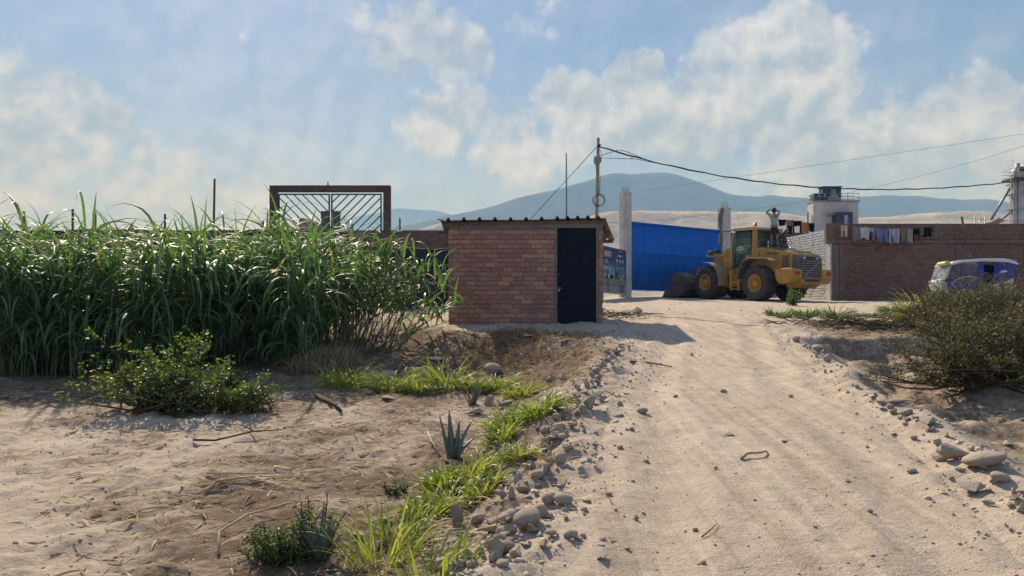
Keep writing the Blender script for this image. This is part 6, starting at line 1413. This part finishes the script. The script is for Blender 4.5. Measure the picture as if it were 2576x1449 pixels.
# gravel
def gravel(name, label, n, fn, smin, smax, seed):
    rg = np.random.default_rng(seed); pts = fn(rg, n); n = len(pts); s = smin * (smax / smin) ** (rg.random(n) ** 2.2)
    VV, FF, TT, base_i = [], [], [], 0; kinds = rg.integers(0, 14, n)
    for kd in range(14):
        sel = np.where(kinds == kd)[0]
        if len(sel) == 0: continue
        rs = random.Random(kd * 13 + 5); bm = bmesh.new()
        for i in range(9):
            v = Vector((rs.gauss(0, 1), rs.gauss(0, 1), rs.gauss(0, 1))).normalized() * rs.uniform(.4, .55); bm.verts.new(v)
        r_ = bmesh.ops.convex_hull(bm, input=bm.verts); bmesh.ops.delete(bm, geom=[g for g in r_['geom_interior'] if isinstance(g, bmesh.types.BMVert)], context='VERTS')
        bmesh.ops.triangulate(bm, faces=bm.faces[:]); bm.verts.index_update(); bv_ = np.array([v.co[:] for v in bm.verts]); bf = np.array([[v.index for v in f.verts] for f in bm.faces]); bm.free()
        m_ = len(sel); k = len(bv_); ss_ = s[sel]; V = bv_[None] * np.stack([ss_, ss_ * rg.uniform(.6, 1, m_), ss_ * rg.uniform(.4, .85, m_)], 1)[:, None, :]
        a = rg.uniform(0, 6.28, m_); ca, sa = np.cos(a)[:, None], np.sin(a)[:, None]
        Vx = V[..., 0] * ca - V[..., 1] * sa; Vy = V[..., 0] * sa + V[..., 1] * ca; p_ = pts[sel]; z = H(p_[:, 0], p_[:, 1]) + ss_ * .08
        VV.append(np.stack([Vx + p_[:, :1], Vy + p_[:, 1:2], V[..., 2] + z[:, None]], -1).reshape(-1, 3)); FF.append((bf[None] + (np.arange(m_) * k)[:, None, None]).reshape(-1, 3) + base_i); TT.append(np.repeat(rg.random(m_), k)); base_i += m_ * k
    o = link(name, np_mesh(name, np.concatenate(VV), None, np.concatenate(FF), STONE_S, False, {'tint': np.concatenate(TT)})); o['kind'] = 'stuff'; o['label'] = label
def f_left(rg, n):
    y = 3.3 + 11 * rg.random(n) ** 1.4; return np.column_stack([x_roadl(y) - .28 + rg.normal(0, .22 + .016 * y, n), y])
def f_right(rg, n):
    y = 3.3 + 11 * rg.random(n) ** 1.4; return np.column_stack([x_right(y) + .25 + rg.normal(0, .28, n), y])
def f_road(rg, n):
    y = 3.2 + 18 * rg.random(n) ** 1.8; return np.column_stack([x_roadl(y) + (x_right(y) - x_roadl(y)) * rg.random(n), y])
def f_field(rg, n):
    y = 3.8 + 9 * rg.random(n) ** 1.3; return np.column_stack([x_edge(y) - .2 - 7 * rg.random(n), y])
def f_yard(rg, n):
    y = 17 + 24 * rg.random(n); return np.column_stack([1.5 + 17 * rg.random(n), y])
gravel('gravel', 'loose grey gravel along the left road edge', 2300, f_left, .012, .075, 1); gravel('gravel', 'loose gravel along the right road edge', 1100, f_right, .012, .07, 2)
gravel('gravel', 'scattered grit on the dusty road', 1500, f_road, .006, .030, 3); gravel('gravel', 'crumbs of soil and grit on the left field', 3600, f_field, .008, .04, 4); gravel('gravel', 'grit on the yard before the gate', 600, f_yard, .02, .10, 5)

# ------------------------------------------------------------------ straw, roots, sticks
def straw(name, label, n, fn, L_, w_, seed, mat, el=(-.05, .45), tints=(0, 1), kind='stuff', lift=.004, bend=(.0, .9)):
    rg = np.random.default_rng(seed); p = fn(rg, n); n = len(p); z = H(p[:, 0], p[:, 1]) + lift
    vb = VB(); vb.add(blades(np.column_stack([p, z]), rg.uniform(0, 6.28, n), rg.uniform(*el, n), rg.uniform(*bend, n), rg.uniform(*L_, n), rg.uniform(*w_, n), 4, 0, 1.0, rg, 1.2, 4), rg.uniform(*tints, n)); o = vb.build(name, mat, None); o['kind'] = kind; o['label'] = label; return o
def soilpts(rg, n, x0, x1, y0, y1, thr=.35):
    x, y = rg.uniform(x0, x1, n * 6), y0 + (y1 - y0) * rg.random(n * 6) ** 1.25; k = soilf(x, y) > rg.uniform(thr, thr + .3, n * 6); return np.column_stack([x[k], y[k]])[:n]
straw('straw_litter', 'dry straw and leaf bits littering the left field', 5200, lambda rg, n: soilpts(rg, n, -7, 1.2, 3.6, 12.6, .1), (.04, .22), (.005, .015), 1, DRYM, (-.05, .25), (.35, 1))
straw('straw_litter', 'tangled roots and mulch on the heap before the shed', 2600, lambda rg, n: np.column_stack([rg.normal(-.1, .8, n), rg.normal(13.0, .62, n)]), (.06, .24), (.005, .014), 2, DRYM, (0, 1.0), (0, .45))
straw('straw_litter', 'dry stalks at the foot of the green tufts', 1300, lambda rg, n: np.column_stack([(lambda y: x_edge(y) - .75 + rg.normal(0, .4, n))(y := 4 + 8 * rg.random(n)), y]), (.05, .22), (.004, .011), 3, DRYM, (0, .6), (.1, 1))
straw('straw_litter', 'dry litter under the right hand bushes', 1500, lambda rg, n: np.column_stack([(lambda y: x_right(y) + .5 + 2.6 * rg.random(n))(y := 5.5 + 11 * rg.random(n)), y]), (.05, .2), (.003, .008), 4, TWIG, (0, .5))
straw('cut_twigs', 'heap of cut dry twigs on the right bank', 520, lambda rg, n: np.column_stack([rg.normal(7.3, .75, n), rg.normal(15.6, .5, n)]), (.25, .8), (.010, .022), 5, TWIG, (0, .5), (0, 1))
straw('straw_litter', 'dry debris beside the road right of the shed', 500, lambda rg, n: np.column_stack([rg.normal(2.6, .35, n), rg.normal(19.0, .6, n)]), (.06, .22), (.008, .02), 6, TWIG, (0, .6), (0, 1))
straw('straw_litter', 'few bits of straw blown onto the road', 160, lambda rg, n: f_road(rg, n), (.03, .14), (.003, .007), 7, DRYM, (-.02, .12), (.2, .9))
x, y, z = hit(640, 1212); e = empty('straw_heap', (x, y, z), 0, 'loose heap of pale dry straw on the left field', 'straw'); rg = np.random.default_rng(91); n = 150
px_, py_ = x + rg.normal(0, .30, n), y + rg.normal(0, .12, n); vb = VB(); vb.add(blades(np.column_stack([px_, py_, H(px_, py_) + .012]), rg.choice([0, math.pi], n) + rg.normal(0, .45, n), rg.uniform(-.05, .25, n), rg.uniform(0, .5, n), rg.uniform(.10, .38, n), rg.uniform(.006, .014, n), 4, 0, .8, rg, 1.2, 4), rg.uniform(.55, 1, n)); vb.build('dry_blades', DRYM, e, (x, y, z), 'stuff')
def stick(name, label, pts, r, mat, cat='branch', tint=.4):
    W = []
    for (u, v, dz) in pts:
        x, y, z = hit(u, v); W.append(Vector((x, y, z + dz)))
    m = MB(); m.tube(W, [r * (1 - .5 * i / (len(W) - 1)) for i in range(len(W))], 6); o = m.build(name, mat); tag(o, label, cat)
    me = o.data; at = me.attributes.new('tint', 'FLOAT', 'POINT'); at.data.foreach_set('value', [tint] * len(me.vertices)); return o
stick('bare_branch', 'long bare curved branch lying on the sandy left field', [(485, 1113, .02), (540, 1117, .03), (590, 1108, .04), (640, 1098, .05), (710, 1090, .03)], .012, TWIG)
stick('bare_branch', 'thin twig forking up from the long bare branch', [(640, 1098, .045), (610, 1082, .05), (545, 1072, .03)], .007, TWIG)
stick('bare_branch', 'slender twig right of the long bare branch', [(712, 1081, .015), (750, 1078, .02), (792, 1071, .015)], .006, TWIG)
stick('log_piece', 'dark weathered log piece above the bare branch', [(795, 1000, .03), (830, 1020, .04), (858, 1040, .03)], .032, TWIG, 'log', .15)
stick('dry_cane', 'pale dry cane stalk with bent left end among straw', [(515, 1247, .015), (545, 1222, .03), (600, 1212, .03), (680, 1207, .03), (765, 1205, .02)], .012, DRYM, 'cane', .75)
stick('dry_cane', 'pale cane stalk crossing behind the bent one', [(520, 1195, .015), (590, 1202, .03), (640, 1200, .03), (720, 1198, .02)], .010, DRYM, 'cane', .9)
stick('dry_cane', 'short white cane splinter right of the straw heap', [(640, 1210, .03), (680, 1225, .03), (738, 1240, .012)], .011, DRYM, 'cane', 1.0)
stick('dry_cane', 'loop of pale cane on the straw heap', [(690, 1180, .02), (730, 1195, .04), (762, 1185, .05), (770, 1175, .03), (755, 1190, .02)], .008, DRYM, 'cane', .85)
stick('dry_cane', 'pale cane stalk arching left of the dark herb', [(550, 1400, .01), (552, 1360, .05), (620, 1320, .06), (720, 1288, .05), (800, 1270, .02)], .009, DRYM, 'cane', .8)
stick('dry_cane', 'pale pointed stake leaning by the large agave', [(1105, 1150, .01), (1085, 1125, .06), (1075, 1110, .10)], .010, DRYM, 'cane', .9)
stick('fallen_stick', 'straight brown stick lying on the left wheel track', [(1585, 912, .015), (1640, 917, .02), (1690, 926, .015)], .016, TWIG, 'stick', .8)
stick('bent_root', 'curved pale root lying in the middle of the road', [(1864, 1160, .01), (1880, 1151, .03), (1915, 1150, .03), (1927, 1142, .02), (1924, 1134, .01)], .011, DRYM, 'root', .6)
stick('fallen_stick', 'thin dark twig on the road at the bottom', [(1765, 1357, .01), (1790, 1340, .02), (1805, 1322, .01)], .004, TWIG, 'stick', .2)
stick('fallen_stick', 'pale stick beside the boulder right of the shed', [(1612, 793, .02), (1640, 792, .03), (1672, 792, .02)], .018, TWIG, 'stick', 1.0)
stick('fallen_stick', 'dark pole leaning in the grass left of the shrub', [(20, 1003, .02), (0, 1008, .02), (-40, 1012, .02)], .014, TWIG, 'stick', .5)
